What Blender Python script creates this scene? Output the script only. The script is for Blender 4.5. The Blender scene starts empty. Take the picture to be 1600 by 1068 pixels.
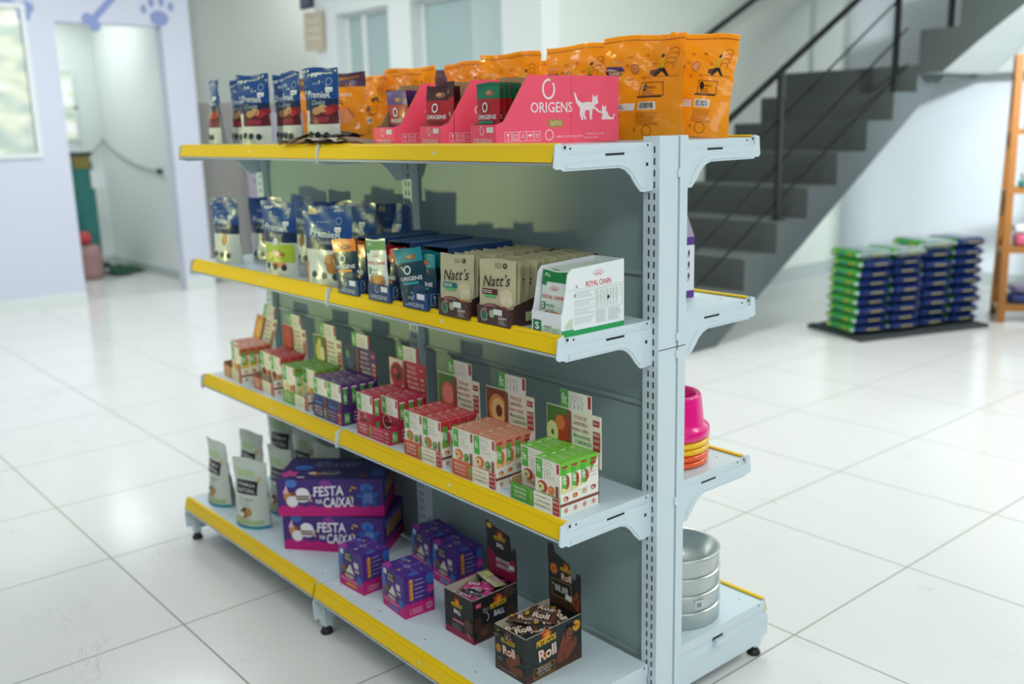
import bpy, math, random
from mathutils import Vector, Matrix
SC = bpy.context.scene
COL = SC.collection
R = math.radians

# ------------------------------------------------------------------ camera, world, lights, exposure
cam_d = bpy.data.cameras.new('camera'); cam = bpy.data.objects.new('camera', cam_d); COL.objects.link(cam); SC.camera = cam
cam_d.sensor_width = 36; cam_d.lens = 34.35; cam_d.clip_start = .05; cam_d.clip_end = 100
_ya, _pi, _ro = 2.4406, -.2185, -.0256
_f = Vector((math.cos(_pi)*math.cos(_ya), math.cos(_pi)*math.sin(_ya), math.sin(_pi)))
_r = Vector((math.sin(_ya), -math.cos(_ya), 0)); _u = _r.cross(_f)
_r2 = math.cos(_ro)*_r + math.sin(_ro)*_u; _u2 = -math.sin(_ro)*_r + math.cos(_ro)*_u
_m = Matrix((_r2, _u2, -_f)).transposed().to_4x4(); _m.translation = Vector((1.4118, -1.6397, 1.4187))
cam.matrix_world = _m
cam_d.dof.use_dof = True; cam_d.dof.focus_distance = 2.0; cam_d.dof.aperture_fstop = 2.4

w = bpy.data.worlds.new('world'); SC.world = w; w.use_nodes = True
_bg = w.node_tree.nodes['Background']; _bg.inputs[0].default_value = (.90, .97, 1.0, 1); _bg.inputs[1].default_value = .16
SC.view_settings.view_transform = 'Standard'; SC.view_settings.look = 'None'; SC.view_settings.gamma = 1
SC.view_settings.use_curve_mapping = False
SC.view_settings.exposure = 0.0
SC.cycles.max_bounces = 7; SC.cycles.diffuse_bounces = 4; SC.cycles.glossy_bounces = 3
SC.cycles.sample_clamp_indirect = 4
SC.cycles.use_denoising = True

def area(name, loc, target, sx, sy, power, color=(1, 1, 1)):
    l = bpy.data.lights.new(name, 'AREA'); l.shape = 'RECTANGLE'; l.size = sx; l.size_y = sy; l.energy = power; l.color = color
    o = bpy.data.objects.new(name, l); COL.objects.link(o); o.location = loc
    o.rotation_euler = (Vector(target)-Vector(loc)).to_track_quat('-Z', 'Y').to_euler(); return o
CEIL = 3.3
LAMPS = [(2.2, -1.7), (-.9, -2.6), (-3.6, -1.6), (-1.6, 2.4), (1.6, 2.8), (-5.2, 0.6), (.6, 4.9), (-6.8, 3.9)]
LP = [38, 12, 19, 50, 37, 58, 56, 40]
for (x, y), p in zip(LAMPS, LP):
    area('ceiling_lamp_light', (x, y, CEIL-.06), (x, y, 0), .9, .9, p, (.98, 1.0, 1.0))
_b = bpy.data.lights.new('floor_bounce_spot', 'SPOT'); _b.energy = 620; _b.spot_size = R(14); _b.spot_blend = .5; _b.shadow_soft_size = .13; _b.color = (.93, 1, .40)  # added low spot standing in for daylight bounced up off the floor
_bo = bpy.data.objects.new('floor_bounce_spot', _b); COL.objects.link(_bo); _bo.location = (-5.2, -5.8, .55)
_bo.rotation_euler = (Vector((-1.30, 0, 1.33))-Vector((-5.2, -5.8, .55))).to_track_quat('-Z', 'Y').to_euler()
area('near_end_fill', (4.4, -1.1, 2.0), (0, 0, .9), 2.0, 1.8, 46, (.93, .99, 1.0))  # added fill light that brightens the faces turned toward the near end
area('grooming_room_light', (-9.0, 1.2, 2.7), (-9.0, 1.2, 0), 1.2, 1.2, 22, (.95, 1.0, .98))
_s = bpy.data.lights.new('wall_spot_light', 'SPOT'); _s.energy = 780; _s.spot_size = R(62); _s.spot_blend = 1; _s.shadow_soft_size = .12; _s.color = (.95, .98, 1)
_so = bpy.data.objects.new('wall_spot_light', _s); COL.objects.link(_so); _so.location = (0.7, 3.9, 2.75)
_so.rotation_euler = (Vector((-1.75, 6.6, 1.35))-Vector((0.7, 3.9, 2.75))).to_track_quat('-Z', 'Y').to_euler()

# ------------------------------------------------------------------ materials
def lin(c): return c/12.92 if c <= .04045 else ((c+.055)/1.055)**2.4
def hx(h):
    h = h.lstrip('#'); h = ''.join(c*2 for c in h) if len(h) == 3 else h
    return tuple(lin(int(h[i:i+2], 16)/255) for i in (0, 2, 4)) + (1,)
_mc = {}
def mat(h, rough=.5, metal=0., bump=0., bscale=60., coat=0., noise=0., nscale=8., spec=None, emit=0.):
    k = (h, rough, metal, bump, bscale, coat, noise, nscale, spec, emit)
    if k in _mc: return _mc[k]
    m = bpy.data.materials.new('material_'+h.strip('#')); m.use_nodes = True
    nt = m.node_tree; b = nt.nodes['Principled BSDF']
    b.inputs['Base Color'].default_value = hx(h); b.inputs['Roughness'].default_value = rough; b.inputs['Metallic'].default_value = metal
    if coat: b.inputs['Coat Weight'].default_value = coat; b.inputs['Coat Roughness'].default_value = .12
    if spec is not None: b.inputs['Specular IOR Level'].default_value = spec
    if emit: b.inputs['Emission Color'].default_value = hx(h); b.inputs['Emission Strength'].default_value = emit
    if bump or noise:
        tc = nt.nodes.new('ShaderNodeTexCoord')
    if bump:
        n = nt.nodes.new('ShaderNodeTexNoise'); n.inputs['Scale'].default_value = bscale; n.inputs['Detail'].default_value = 2
        bp = nt.nodes.new('ShaderNodeBump'); bp.inputs['Strength'].default_value = bump; bp.inputs['Distance'].default_value = .01
        nt.links.new(tc.outputs['Object'], n.inputs['Vector']); nt.links.new(n.outputs[0], bp.inputs['Height'])
        nt.links.new(bp.outputs[0], b.inputs['Normal'])
        if coat: nt.links.new(bp.outputs[0], b.inputs['Coat Normal'])
    if noise:
        n = nt.nodes.new('ShaderNodeTexNoise'); n.inputs['Scale'].default_value = nscale; n.inputs['Detail'].default_value = 4
        mx = nt.nodes.new('ShaderNodeMix'); mx.data_type = 'RGBA'; mx.blend_type = 'MULTIPLY'
        mr = nt.nodes.new('ShaderNodeMapRange'); mr.inputs[3].default_value = 1-noise; mr.inputs[4].default_value = 1+noise*.3
        nt.links.new(tc.outputs['Object'], n.inputs['Vector']); nt.links.new(n.outputs[0], mr.inputs[0])
        mx.inputs[0].default_value = 1; mx.inputs[6].default_value = hx(h)
        nt.links.new(mr.outputs[0], mx.inputs[7]); nt.links.new(mx.outputs[2], b.inputs['Base Color'])
    _mc[k] = m; return m
def ink(h): return mat(h, .5)                 # printing on card
def foil(h): return mat(h, .32, bump=.14, bscale=24., coat=.15)   # printed plastic film
def film_t(h):
    k = ('film', h)
    if k not in _mc:
        m = mat(h, .2, bump=.4, bscale=20., coat=.5).copy(); nt = m.node_tree; pb = nt.nodes['Principled BSDF']; out = [n for n in nt.nodes if n.type == 'OUTPUT_MATERIAL'][0]
        tr = nt.nodes.new('ShaderNodeBsdfTranslucent'); tr.inputs[0].default_value = hx(h); mx = nt.nodes.new('ShaderNodeMixShader'); mx.inputs[0].default_value = .58
        nt.links.new(pb.outputs[0], mx.inputs[1]); nt.links.new(tr.outputs[0], mx.inputs[2]); nt.links.new(mx.outputs[0], out.inputs[0]); _mc[k] = m
    return _mc[k]
def fk(h): return mat(h, .38)                 # ink on film
KRAFT = mat('#a98a63', .9, noise=.15, nscale=40)
STEEL_W = mat('#d4e2e6', .35, spec=.4)

# ------------------------------------------------------------------ mesh builder
_text_cache = {}
def glyphs(s, bold=0, shear=0):
    k = (s, bold, shear)
    if k in _text_cache: return _text_cache[k]
    cu = bpy.data.curves.new('t', 'FONT'); cu.body = s; cu.size = 1; cu.offset = bold; cu.shear = shear; cu.resolution_u = 2
    o = bpy.data.objects.new('t', cu); COL.objects.link(o)
    me = bpy.data.meshes.new_from_object(o)
    vs = [(v.co.x, v.co.y) for v in me.vertices]; fs = [tuple(p.vertices) for p in me.polygons]
    if vs:
        x0 = min(v[0] for v in vs); x1 = max(v[0] for v in vs); y0 = min(v[1] for v in vs); y1 = max(v[1] for v in vs)
        vs = [((x-x0)/(x1-x0 or 1)-.5, (y-y0)/(y1-y0 or 1)-.5) for x, y in vs]
    bpy.data.objects.remove(o); bpy.data.curves.remove(cu); bpy.data.meshes.remove(me)
    _text_cache[k] = (vs, fs); return vs, fs

class B:
    def __init__(s): s.v = []; s.f = []; s.mi = []; s.mats = []; s.sm = []
    def m(s, mt):
        if mt not in s.mats: s.mats.append(mt)
        return s.mats.index(mt)
    def poly(s, pts, mt, smooth=False):
        n = len(s.v); s.v += [tuple(p) for p in pts]; s.f.append(tuple(range(n, n+len(pts)))); s.mi.append(s.m(mt)); s.sm.append(smooth)
    def faces(s, vs, fs, mt, smooth=False):
        n = len(s.v); s.v += [tuple(p) for p in vs]; i = s.m(mt)
        for f in fs: s.f.append(tuple(n+a for a in f)); s.mi.append(i); s.sm.append(smooth)
    def box(s, x0, x1, y0, y1, z0, z1, mt, T=None):
        P = [(x, y, z) for x in (x0, x1) for y in (y0, y1) for z in (z0, z1)]
        if T is not None: P = [tuple(T @ Vector(p)) for p in P]
        s.faces(P, [(0, 1, 3, 2), (4, 6, 7, 5), (0, 4, 5, 1), (2, 3, 7, 6), (0, 2, 6, 4), (1, 5, 7, 3)], mt)
    def prism(s, pts, a, d, ax, mt, mt2=None):
        """polygon pts in the plane perpendicular to axis ax (0,1,2), extruded from a to a+d"""
        def P(p, q):
            l = list(p); l.insert(ax, q); return tuple(l)
        n = len(pts); A = [P(p, a) for p in pts]; C = [P(p, a+d) for p in pts]
        s.poly(A, mt2 or mt); s.poly(C, mt)
        for i in range(n): s.poly([A[i], A[(i+1) % n], C[(i+1) % n], C[i]], mt)
    def grid(s, fn, nu, nv, mt, smooth=True, closed=False):
        vs = [fn(i/nu, j/nv) for j in range(nv+1) for i in range(nu+1)]
        fs = [(j*(nu+1)+i, j*(nu+1)+i+1, (j+1)*(nu+1)+i+1, (j+1)*(nu+1)+i) for j in range(nv) for i in range(nu)]
        s.faces(vs, fs, mt, smooth)
    def lathe(s, prof, mt, c=(0, 0, 0), n=48, smooth=True):
        vs = []
        for r, z in prof:
            for i in range(n):
                t = 2*math.pi*i/n; vs.append((c[0]+r*math.cos(t), c[1]+r*math.sin(t), c[2]+z))
        fs = [(j*n+i, j*n+(i+1) % n, (j+1)*n+(i+1) % n, (j+1)*n+i) for j in range(len(prof)-1) for i in range(n)]
        s.faces(vs, fs, mt, smooth)
    def tube(s, pts, r, mt, n=8):
        pts = [Vector(p) for p in pts]; vs = []
        for i, p in enumerate(pts):
            d = (pts[min(i+1, len(pts)-1)]-pts[max(i-1, 0)]).normalized()
            a = d.cross(Vector((0, 0, 1)))
            if a.length < .01: a = d.cross(Vector((1, 0, 0)))
            a.normalize(); c = d.cross(a)
            for k in range(n):
                t = 2*math.pi*k/n; vs.append(p+a*(r*math.cos(t))+c*(r*math.sin(t)))
        fs = [(i*n+k, i*n+(k+1) % n, (i+1)*n+(k+1) % n, (i+1)*n+k) for i in range(len(pts)-1) for k in range(n)]
        fs += [tuple(range(n)), tuple((len(pts)-1)*n+k for k in range(n))]
        s.faces(vs, fs, mt, True)
    def build(s, name, parent=None, loc=None, rz=None, smooth=False):
        me = bpy.data.meshes.new(name); me.from_pydata(s.v, [], s.f)
        for m_ in s.mats: me.materials.append(m_)
        me.polygons.foreach_set('material_index', s.mi)
        me.polygons.foreach_set('use_smooth', [True]*len(s.f) if smooth else s.sm)
        me.update()
        o = bpy.data.objects.new(name, me); COL.objects.link(o)
        if parent: o.parent = parent
        if loc: o.location = loc
        if rz is not None: o.rotation_euler = (0, 0, rz)
        return o

class S:
    """a printable surface: fn(s, t, off) -> point, s,t in metres"""
    def __init__(s, b, fn, ink=ink, step=None, eps=.00035): s.b = b; s.fn = fn; s.ink = ink; s.step = step; s.eps = eps
    def P(s, x, y, lay): return s.fn(x, y, lay*s.eps)
    def rect(s, x0, y0, x1, y1, c, lay=1, rot=0):
        mt = s.ink(c) if isinstance(c, str) else c
        nu = max(1, math.ceil(abs(x1-x0)/s.step)) if s.step else 1; nv = max(1, math.ceil(abs(y1-y0)/s.step)) if s.step else 1
        cx, cy = (x0+x1)/2, (y0+y1)/2; cr, sr = math.cos(rot), math.sin(rot)
        def g(u, v):
            x = x0+(x1-x0)*u-cx; y = y0+(y1-y0)*v-cy
            return s.P(cx+x*cr-y*sr, cy+x*sr+y*cr, lay)
        s.b.grid(g, nu, nv, mt, smooth=bool(s.step))
    def poly(s, pts, c, lay=1):
        s.b.poly([s.P(x, y, lay) for x, y in pts], s.ink(c) if isinstance(c, str) else c)
    def ell(s, cx, cy, rx, ry, c, lay=1, rot=0, n=14):
        s.poly([(cx+rx*math.cos(t)*math.cos(rot)-ry*math.sin(t)*math.sin(rot), cy+rx*math.cos(t)*math.sin(rot)+ry*math.sin(t)*math.cos(rot))
                for t in [2*math.pi*i/n for i in range(n)]], c, lay)
    def ring(s, cx, cy, rx, ry, th, c, lay=1, n=18, a0=0, a1=360):
        mt = s.ink(c)
        for i in range(n):
            t0 = R(a0+(a1-a0)*i/n); t1 = R(a0+(a1-a0)*(i+1)/n)
            q = [(cx+(rx-k)*math.cos(t), cy+(ry-k)*math.sin(t)) for t, k in ((t0, 0), (t1, 0), (t1, th), (t0, th))]
            s.b.poly([s.P(x, y, lay) for x, y in q], mt)
    def frame(s, x0, y0, x1, y1, th, c, lay=1):
        s.rect(x0, y0, x1, y0+th, c, lay); s.rect(x0, y1-th, x1, y1, c, lay); s.rect(x0, y0, x0+th, y1, c, lay); s.rect(x1-th, y0, x1, y1, c, lay)
    def text(s, t, cx, cy, w, h, c, lay=2, rot=0, bold=0, shear=0):
        vs, fs = glyphs(t, bold, shear); cr, sr = math.cos(rot), math.sin(rot)
        s.b.faces([s.P(cx+x*w*cr-y*h*sr, cy+x*w*sr+y*h*cr, lay) for x, y in vs], fs, s.ink(c))
    def lines(s, x0, y0, x1, y1, n, c, lay=1, fill=.35, seed=0):
        rr = random.Random(seed); h = (y1-y0)/n
        for i in range(n):
            xe = x1-(x1-x0)*rr.uniform(0, .3)
            s.rect(x0, y1-h*(i+.5)-h*fill/2, xe, y1-h*(i+.5)+h*fill/2, c, lay)
    def star(s, cx, cy, r, c, lay=1, rot=0, k=.5, n=5):
        pts = []
        for i in range(2*n):
            a = rot+math.pi/2+math.pi*i/n; q = r if i % 2 == 0 else r*k; pts.append((cx+q*math.cos(a), cy+q*math.sin(a)))
        mt = s.ink(c)
        for i in range(2*n): s.b.poly([s.P(cx, cy, lay), s.P(*pts[i], lay), s.P(*pts[(i+1) % (2*n)], lay)], mt)

def flat(b, o, u, v, ink=ink, eps=.00035):
    o, u, v = Vector(o), Vector(u).normalized(), Vector(v).normalized(); n = u.cross(v)
    return S(b, lambda s_, t, f: o+u*s_+v*t+n*f, ink, eps=eps)
def front(b, x0, y, z0): return flat(b, (x0, y, z0), (1, 0, 0), (0, 0, 1))          # faces -Y
def right(b, x, y0, z0): return flat(b, (x, y0, z0), (0, 1, 0), (0, 0, 1))          # faces +X
def top(b, x0, y0, z): return flat(b, (x0, y0, z), (1, 0, 0), (0, 1, 0))            # faces +Z

def tag(o, label, cat, group=None):
    o['label'] = label; o['category'] = cat
    if group: o['group'] = group
    return o
def struct(b, name): o = b.build(name); o['kind'] = 'structure'; return o
def empty(name, loc=(0, 0, 0), rz=0):
    o = bpy.data.objects.new(name, None); COL.objects.link(o); o.location = loc; o.rotation_euler = (0, 0, rz); o.empty_display_size = .02; return o
def dup(o, loc, rot):
    c = o.copy(); COL.objects.link(c); c.location = loc; c.rotation_euler = rot
    for ch in list(o.children):
        d = ch.copy(); COL.objects.link(d); d.parent = c
        for g in ch.children: e = g.copy(); COL.objects.link(e); e.parent = d
    return c

# ================================================================== THE SETTING
def floor_mat():
    m = bpy.data.materials.new('polished_tile'); m.use_nodes = True; nt = m.node_tree; b = nt.nodes['Principled BSDF']
    N = nt.nodes.new; L = nt.links.new
    tc = N('ShaderNodeTexCoord'); sx = N('ShaderNodeSeparateXYZ'); L(tc.outputs['Object'], sx.inputs[0])
    def joint(out, off, pitch):
        a = N('ShaderNodeMath'); a.operation = 'SUBTRACT'; L(out, a.inputs[0]); a.inputs[1].default_value = off
        d = N('ShaderNodeMath'); d.operation = 'DIVIDE'; L(a.outputs[0], d.inputs[0]); d.inputs[1].default_value = pitch
        f = N('ShaderNodeMath'); f.operation = 'FRACT'; L(d.outputs[0], f.inputs[0])
        p = N('ShaderNodeMath'); p.operation = 'PINGPONG'; L(d.outputs[0], p.inputs[0]); p.inputs[1].default_value = .5
        return p, d
    px, dx = joint(sx.outputs[0], 0.0, .6265); py, dy = joint(sx.outputs[1], -.69, .6265)
    mn = N('ShaderNodeMath'); mn.operation = 'MINIMUM'; L(px.outputs[0], mn.inputs[0]); L(py.outputs[0], mn.inputs[1])
    lt = N('ShaderNodeMath'); lt.operation = 'LESS_THAN'; L(mn.outputs[0], lt.inputs[0]); lt.inputs[1].default_value = .0042
    # pale veins
    mp = N('ShaderNodeMapping'); L(tc.outputs['Object'], mp.inputs[0]); mp.inputs['Scale'].default_value = (1, 2.2, 1); mp.inputs['Rotation'].default_value = (0, 0, .6)
    n1 = N('ShaderNodeTexNoise'); n1.inputs['Scale'].default_value = 3.2; n1.inputs['Detail'].default_value = 8; n1.inputs['Roughness'].default_value = .65; n1.inputs['Distortion'].default_value = 1.1
    L(mp.outputs[0], n1.inputs['Vector'])
    ab = N('ShaderNodeMath'); ab.operation = 'SUBTRACT'; L(n1.outputs[0], ab.inputs[0]); ab.inputs[1].default_value = .5
    ab2 = N('ShaderNodeMath'); ab2.operation = 'ABSOLUTE'; L(ab.outputs[0], ab2.inputs[0])
    mr = N('ShaderNodeMapRange'); L(ab2.outputs[0], mr.inputs[0]); mr.inputs[1].default_value = 0; mr.inputs[2].default_value = .012; mr.inputs[3].default_value = 1; mr.inputs[4].default_value = 0
    n2 = N('ShaderNodeTexNoise'); n2.inputs['Scale'].default_value = 2.6; L(tc.outputs['Object'], n2.inputs['Vector'])
    g = N('ShaderNodeMapRange'); L(n2.outputs[0], g.inputs[0]); g.inputs[1].default_value = .54; g.inputs[2].default_value = .66; g.inputs[3].default_value = 0; g.inputs[4].default_value = .34
    mu = N('ShaderNodeMath'); mu.operation = 'MULTIPLY'; L(mr.outputs[0], mu.inputs[0]); L(g.outputs[0], mu.inputs[1])
    m1 = N('ShaderNodeMix'); m1.data_type = 'RGBA'; L(mu.outputs[0], m1.inputs[0]); m1.inputs[6].default_value = hx('#e3e4e2'); m1.inputs[7].default_value = hx('#a3a08f')
    m2 = N('ShaderNodeMix'); m2.data_type = 'RGBA'; L(lt.outputs[0], m2.inputs[0]); L(m1.outputs[2], m2.inputs[6]); m2.inputs[7].default_value = hx('#8f948c')
    L(m2.outputs[2], b.inputs['Base Color'])
    b.inputs['Roughness'].default_value = .16
    rr = N('ShaderNodeMapRange'); L(lt.outputs[0], rr.inputs[0]); rr.inputs[3].default_value = .17; rr.inputs[4].default_value = .7; L(rr.outputs[0], b.inputs['Roughness'])
    return m
b = B(); b.poly([(-13, -6, 0), (5, -6, 0), (5, 9, 0), (-13, 9, 0)], floor_mat()); struct(b, 'floor')
WHITE = mat('#e3eae8', .75); WALLG = mat('#cfdad6', .8); LAV = mat('#d6daea', .8)
b = B(); b.poly([(-13, -6, CEIL), (-13, 9, CEIL), (5, 9, CEIL), (5, -6, CEIL)], WHITE); struct(b, 'ceiling')

# lavender wall with doorway and inner window
LX = -7.35
b = B()
D0, D1, DZ = .95, 1.84, 2.335
W0, W1, WZ0, WZ1 = -.75, .70, 1.29, 2.42
for y0, y1, z0, z1 in [(-6, W0, 0, CEIL), (W0, W1, 0, WZ0), (W0, W1, WZ1, CEIL), (W1, D0, 0, CEIL), (D0, D1, DZ, CEIL), (D1, 2.10, 0, CEIL)]:
    b.box(LX-.14, LX, y0, y1, z0, z1, LAV)
sf = flat(b, (LX, 0, 0), (0, 1, 0), (0, 0, 1))
def bone(cx, cy, ln, rot, c='#8f9cce'):
    cr, sr = math.cos(rot), math.sin(rot)
    T_ = lambda x, y: (cx+x*cr-y*sr, cy+x*sr+y*cr)
    sf.poly([T_(-ln/2, -.028), T_(ln/2, -.028), T_(ln/2, .028), T_(-ln/2, .028)], c, 3)
    for e in (-1, 1):
        for q in (-1, 1): x, y = T_(e*ln/2, q*.036); sf.ell(x, y, .05, .05, c, 3.5+.5*e*q+e*.3)
bone(.56, 2.50, .42, R(-28)); bone(1.40, 2.50, .44, R(46))
for dy_, dz_, r_, r2_ in [(0, 0, .085, .065), (-.13, .07, .026, .04), (-.06, .13, .026, .045), (.03, .14, .026, .045), (.11, .10, .026, .04)]:
    sf.ell(1.83+dy_, 2.40+dz_, r_, r2_, '#8f9cce', 4)
struct(b, 'wall_left')
b = B(); b.box(LX, LX+.015, -6, D0, 0, .11, WHITE); b.box(LX, LX+.015, D1, 2.115, 0, .11, WHITE); b.box(LX-.14, LX, 2.10, 2.115, 0, .11, WHITE); struct(b, 'baseboard_left')
b = B()
for y0, y1, z0, z1 in [(W0-.04, W0, WZ0-.04, WZ1+.04), (W1, W1+.04, WZ0-.04, WZ1+.04), (W0, W1, WZ0-.04, WZ0), (W0, W1, WZ1, WZ1+.04)]:
    b.box(LX-.12, LX+.02, y0, y1, z0, z1, mat('#e6ecee', .4))
win = struct(b, 'window_1')
def daylight_mat(name, st):
    m = bpy.data.materials.new(name); m.use_nodes = True; nt = m.node_tree; bb = nt.nodes['Principled BSDF']; N = nt.nodes.new; L = nt.links.new
    tc = N('ShaderNodeTexCoord'); mp = N('ShaderNodeMapping'); L(tc.outputs['Object'], mp.inputs[0]); mp.inputs['Scale'].default_value = (1, 1.6, 3.2)
    n = N('ShaderNodeTexNoise'); n.inputs['Scale'].default_value = 1.7; n.inputs['Detail'].default_value = 1.5; L(mp.outputs[0], n.inputs['Vector'])
    r = N('ShaderNodeValToRGB'); L(n.outputs[0], r.inputs[0]); e = r.color_ramp.elements
    e[0].position = .32; e[0].color = hx('#9fb3a6'); e[1].position = .62; e[1].color = hx('#ffffff')
    q = e.new(.44); q.color = hx('#c6d2c4'); q = e.new(.53); q.color = hx('#eef0cf')
    L(r.outputs[0], bb.inputs['Emission Color']); bb.inputs['Emission Strength'].default_value = st
    bb.inputs['Base Color'].default_value = hx('#8a9a94'); bb.inputs['Roughness'].default_value = .1
    return m
DAY = daylight_mat('lit_window_view', .72)
b = B(); b.box(LX-.03, LX-.02, W0, W1, WZ0, WZ1, DAY); b.build('pane', win)

# room behind the doorway
b = B()
b.box(-10.0, -9.9, -1.2, 2.12, 0, CEIL, WHITE); struct(b, 'wall_grooming_room_back')
b = B(); b.box(-10.0, LX-.14, 2.06, 2.16, 0, CEIL, WHITE); struct(b, 'wall_grooming_room_side')
b = B(); b.box(-9.9, -9.885, -1.2, 2.06, 0, .09, mat('#b9c4c4', .6)); b.box(-9.9, LX-.14, 2.045, 2.06, 0, .09, mat('#b9c4c4', .6)); struct(b, 'baseboard_grooming_room')
b = B(); b.box(-9.9, -9.88, 1.30, 1.80, 1.38, 2.10, DAY); b.box(-9.9, -9.87, 1.27, 1.30, 1.35, 2.13, WHITE); b.box(-9.9, -9.87, 1.80, 1.83, 1.35, 2.13, WHITE)
b.box(-9.9, -9.87, 1.27, 1.83, 1.70, 1.73, WHITE); struct(b, 'window_2')

# grey wall beyond the lavender one
b = B(); b.box(-7.75, -7.60, 2.10, 7, 1.69, CEIL, mat('#a9b0aa', .85)); b.box(-7.75, -7.60, 2.10, 7, 0, 1.69, mat('#8d8c88', .85)); struct(b, 'wall_grey')
b = B(); b.box(-7.60, -7.57, 2.64, 3.4, .02, 1.60, mat('#a9a3b4', .6)); dr = struct(b, 'door_1')
b = B(); b.tube([(-7.56, 2.70, .95), (-7.52, 2.70, .95), (-7.52, 2.80, .95)], .012, mat('#8f9499', .3, .9)); b.build('door_handle', dr)

# white wall with window openings behind the shelving (plane y = 2.89)
WY = 2.89
b = B()
wx = [(-6.51, -6.18, 0, CEIL), (-6.18, -5.38, 2.37, CEIL), (-5.38, -5.07, 0, CEIL), (-5.07, -3.98, 2.37, CEIL), (-3.98, -3.57, 0, CEIL), (-6.18, -5.38, 0, .9), (-5.07, -3.98, 0, .9)]
for x0, x1, z0, z1 in wx: b.box(x0, x1, WY, WY+.16, z0, z1, WHITE)
struct(b, 'wall_back_white')
for i, (x0, x1) in enumerate([(-6.18, -5.38), (-5.07, -3.98)]):
    b = B(); fr = mat('#dfe6e6', .4)
    b.box(x0, x0+.05, WY+.10, WY+.15, .9, 2.37, fr); b.box(x1-.03, x1, WY+.10, WY+.15, .9, 2.37, fr); b.box(x0+.05, x1-.03, WY+.10, WY+.15, 2.34, 2.37, fr); b.box(x0+.05, x1-.03, WY+.10, WY+.15, .9, .94, fr)
    if i == 0: b.box(x0+.27, x0+.34, WY+.09, WY+.15, .94, 2.34, fr)
    wn = struct(b, 'window_%d' % (i+3))
    b = B(); b.box(x0+.05, x1-.03, WY+.12, WY+.13, .94, 2.34, mat('#a9c0be', .15)); b.build('pane', wn)
    if i == 1:
        b = B(); b.box(x0+.62, x1-.03, WY+.108, WY+.118, .94, 2.34, mat('#bccfcc', .3)); b.build('pane', wn)

# stairwell walls
b = B(); b.box(-3.71, -3.57, WY+.16, 6.75, 0, CEIL, mat('#d8e2da', .85)); struct(b, 'wall_stairs')
b = B(); b.box(-3.57, 5, 6.62, 6.75, 0, CEIL, mat('#dfe8ee', .8)); struct(b, 'wall_back')
b = B(); b.box(-2.38, 5, 6.45, 6.615, 1.725, CEIL, mat('#bcc5c3', .85)); struct(b, 'trim_bulkhead')
b = B(); g_ = mat('#b4bfbd', .6)
b.box(-3.57, -3.555, 2.9, 6.62, 0, .12, g_); b.box(-3.555, 5, 6.605, 6.62, 0, .12, g_); struct(b, 'baseboard_back')

# ================================================================== STAIRCASE (one built thing, part of the building)
DK = mat('#4d5655', .8, noise=.1, nscale=5); RISE = mat('#49504e', .85, noise=.12, nscale=6)
b = B()
xs0, xs1 = -3.565, -2.40
ylev = [2.87, 3.215, 3.56, 3.905, 4.25, 4.60, 4.97, 5.32, 5.65]
zlev = [.116, .324, .532, .740, .948, 1.17, 1.382, 1.583, 1.783]
poly = [(2.87, 0)]
for y, z in zip(ylev, zlev):
    poly += [(y, poly[-1][1]), (y, z)]
poly += [(6.60, 1.783), (6.60, 1.70), (6.06, 1.70), (3.28, 0)]
poly = poly[1:]
def strip(polys, x0, x1, mtop, mside):
    pass
# flank and body as one solid, with lighter tread tops
n = len(poly)
A = [(xs0, y, z) for y, z in poly]; Cc = [(xs1, y, z) for y, z in poly]
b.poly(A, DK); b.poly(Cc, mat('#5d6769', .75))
for i in range(n):
    p, q = poly[i], poly[(i+1) % n]
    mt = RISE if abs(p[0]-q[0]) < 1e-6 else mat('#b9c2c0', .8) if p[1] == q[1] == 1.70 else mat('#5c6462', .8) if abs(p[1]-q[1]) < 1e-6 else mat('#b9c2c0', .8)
    b.poly([A[i], A[(i+1) % n], Cc[(i+1) % n], Cc[i]], mt)
# second flight, climbing toward +X from the landing
p2 = [(-2.40, 1.72), (-2.40, 2.035), (-2.105, 2.035), (-2.105, 2.27), (-1.80, 2.27), (-1.80, 2.50), (-1.49, 2.50), (-1.49, 2.73), (-1.18, 2.73), (-1.18, 2.96), (-.87, 2.96), (-.87, CEIL-.02), (-.55, CEIL-.02), (-.55, 2.86), (-1.67, 2.135), (-1.95, 1.93), (-2.21, 1.72)]
A = [(x, 5.65, z) for x, z in p2]; Cc = [(x, 6.44, z) for x, z in p2]
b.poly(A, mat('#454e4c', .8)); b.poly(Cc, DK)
for i in range(len(p2)):
    j = (i+1) % len(p2); under = i >= 12
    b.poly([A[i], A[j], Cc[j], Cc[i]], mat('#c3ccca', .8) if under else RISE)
st = b.build('staircase'); tag(st, 'dark grey concrete staircase rising right behind the shelving, with a turn at its landing', 'staircase')
# metal rails
BLK = mat('#14181a', .35)
b = B()
rl = empty('stair_railing'); tag(rl, 'black metal stair railing with thick handrail and three thin bars along the open flank', 'railing')
def zr(y): return 1.74+(y-4.075)*.5585
b = B(); b.tube([(-2.5, 2.95, zr(2.95)), (-2.5, 5.6, zr(5.6)), (-2.5, 5.72, zr(5.7)), (-2.2, 5.72, 2.95), (-1.5, 5.72, 3.2)], .022, BLK); b.build('handrail', rl)
for d in (0, 1, 2):
    za = [(3.067, .846), (3.153, .60), (3.491, .558)][d]; zb = [(5.479, 2.247), (5.544, 1.995), (5.575, 1.735)][d]
    k = (zb[1]-za[1])/(zb[0]-za[0]); y0 = 3.0 if d < 2 else 3.2
    b = B(); b.tube([(-2.5, y0, za[1]+k*(y0-za[0])), (-2.5, zb[0]+.1, zb[1]+.1*k)], .008, BLK, 6); b.build('rail_bar', rl)
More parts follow.
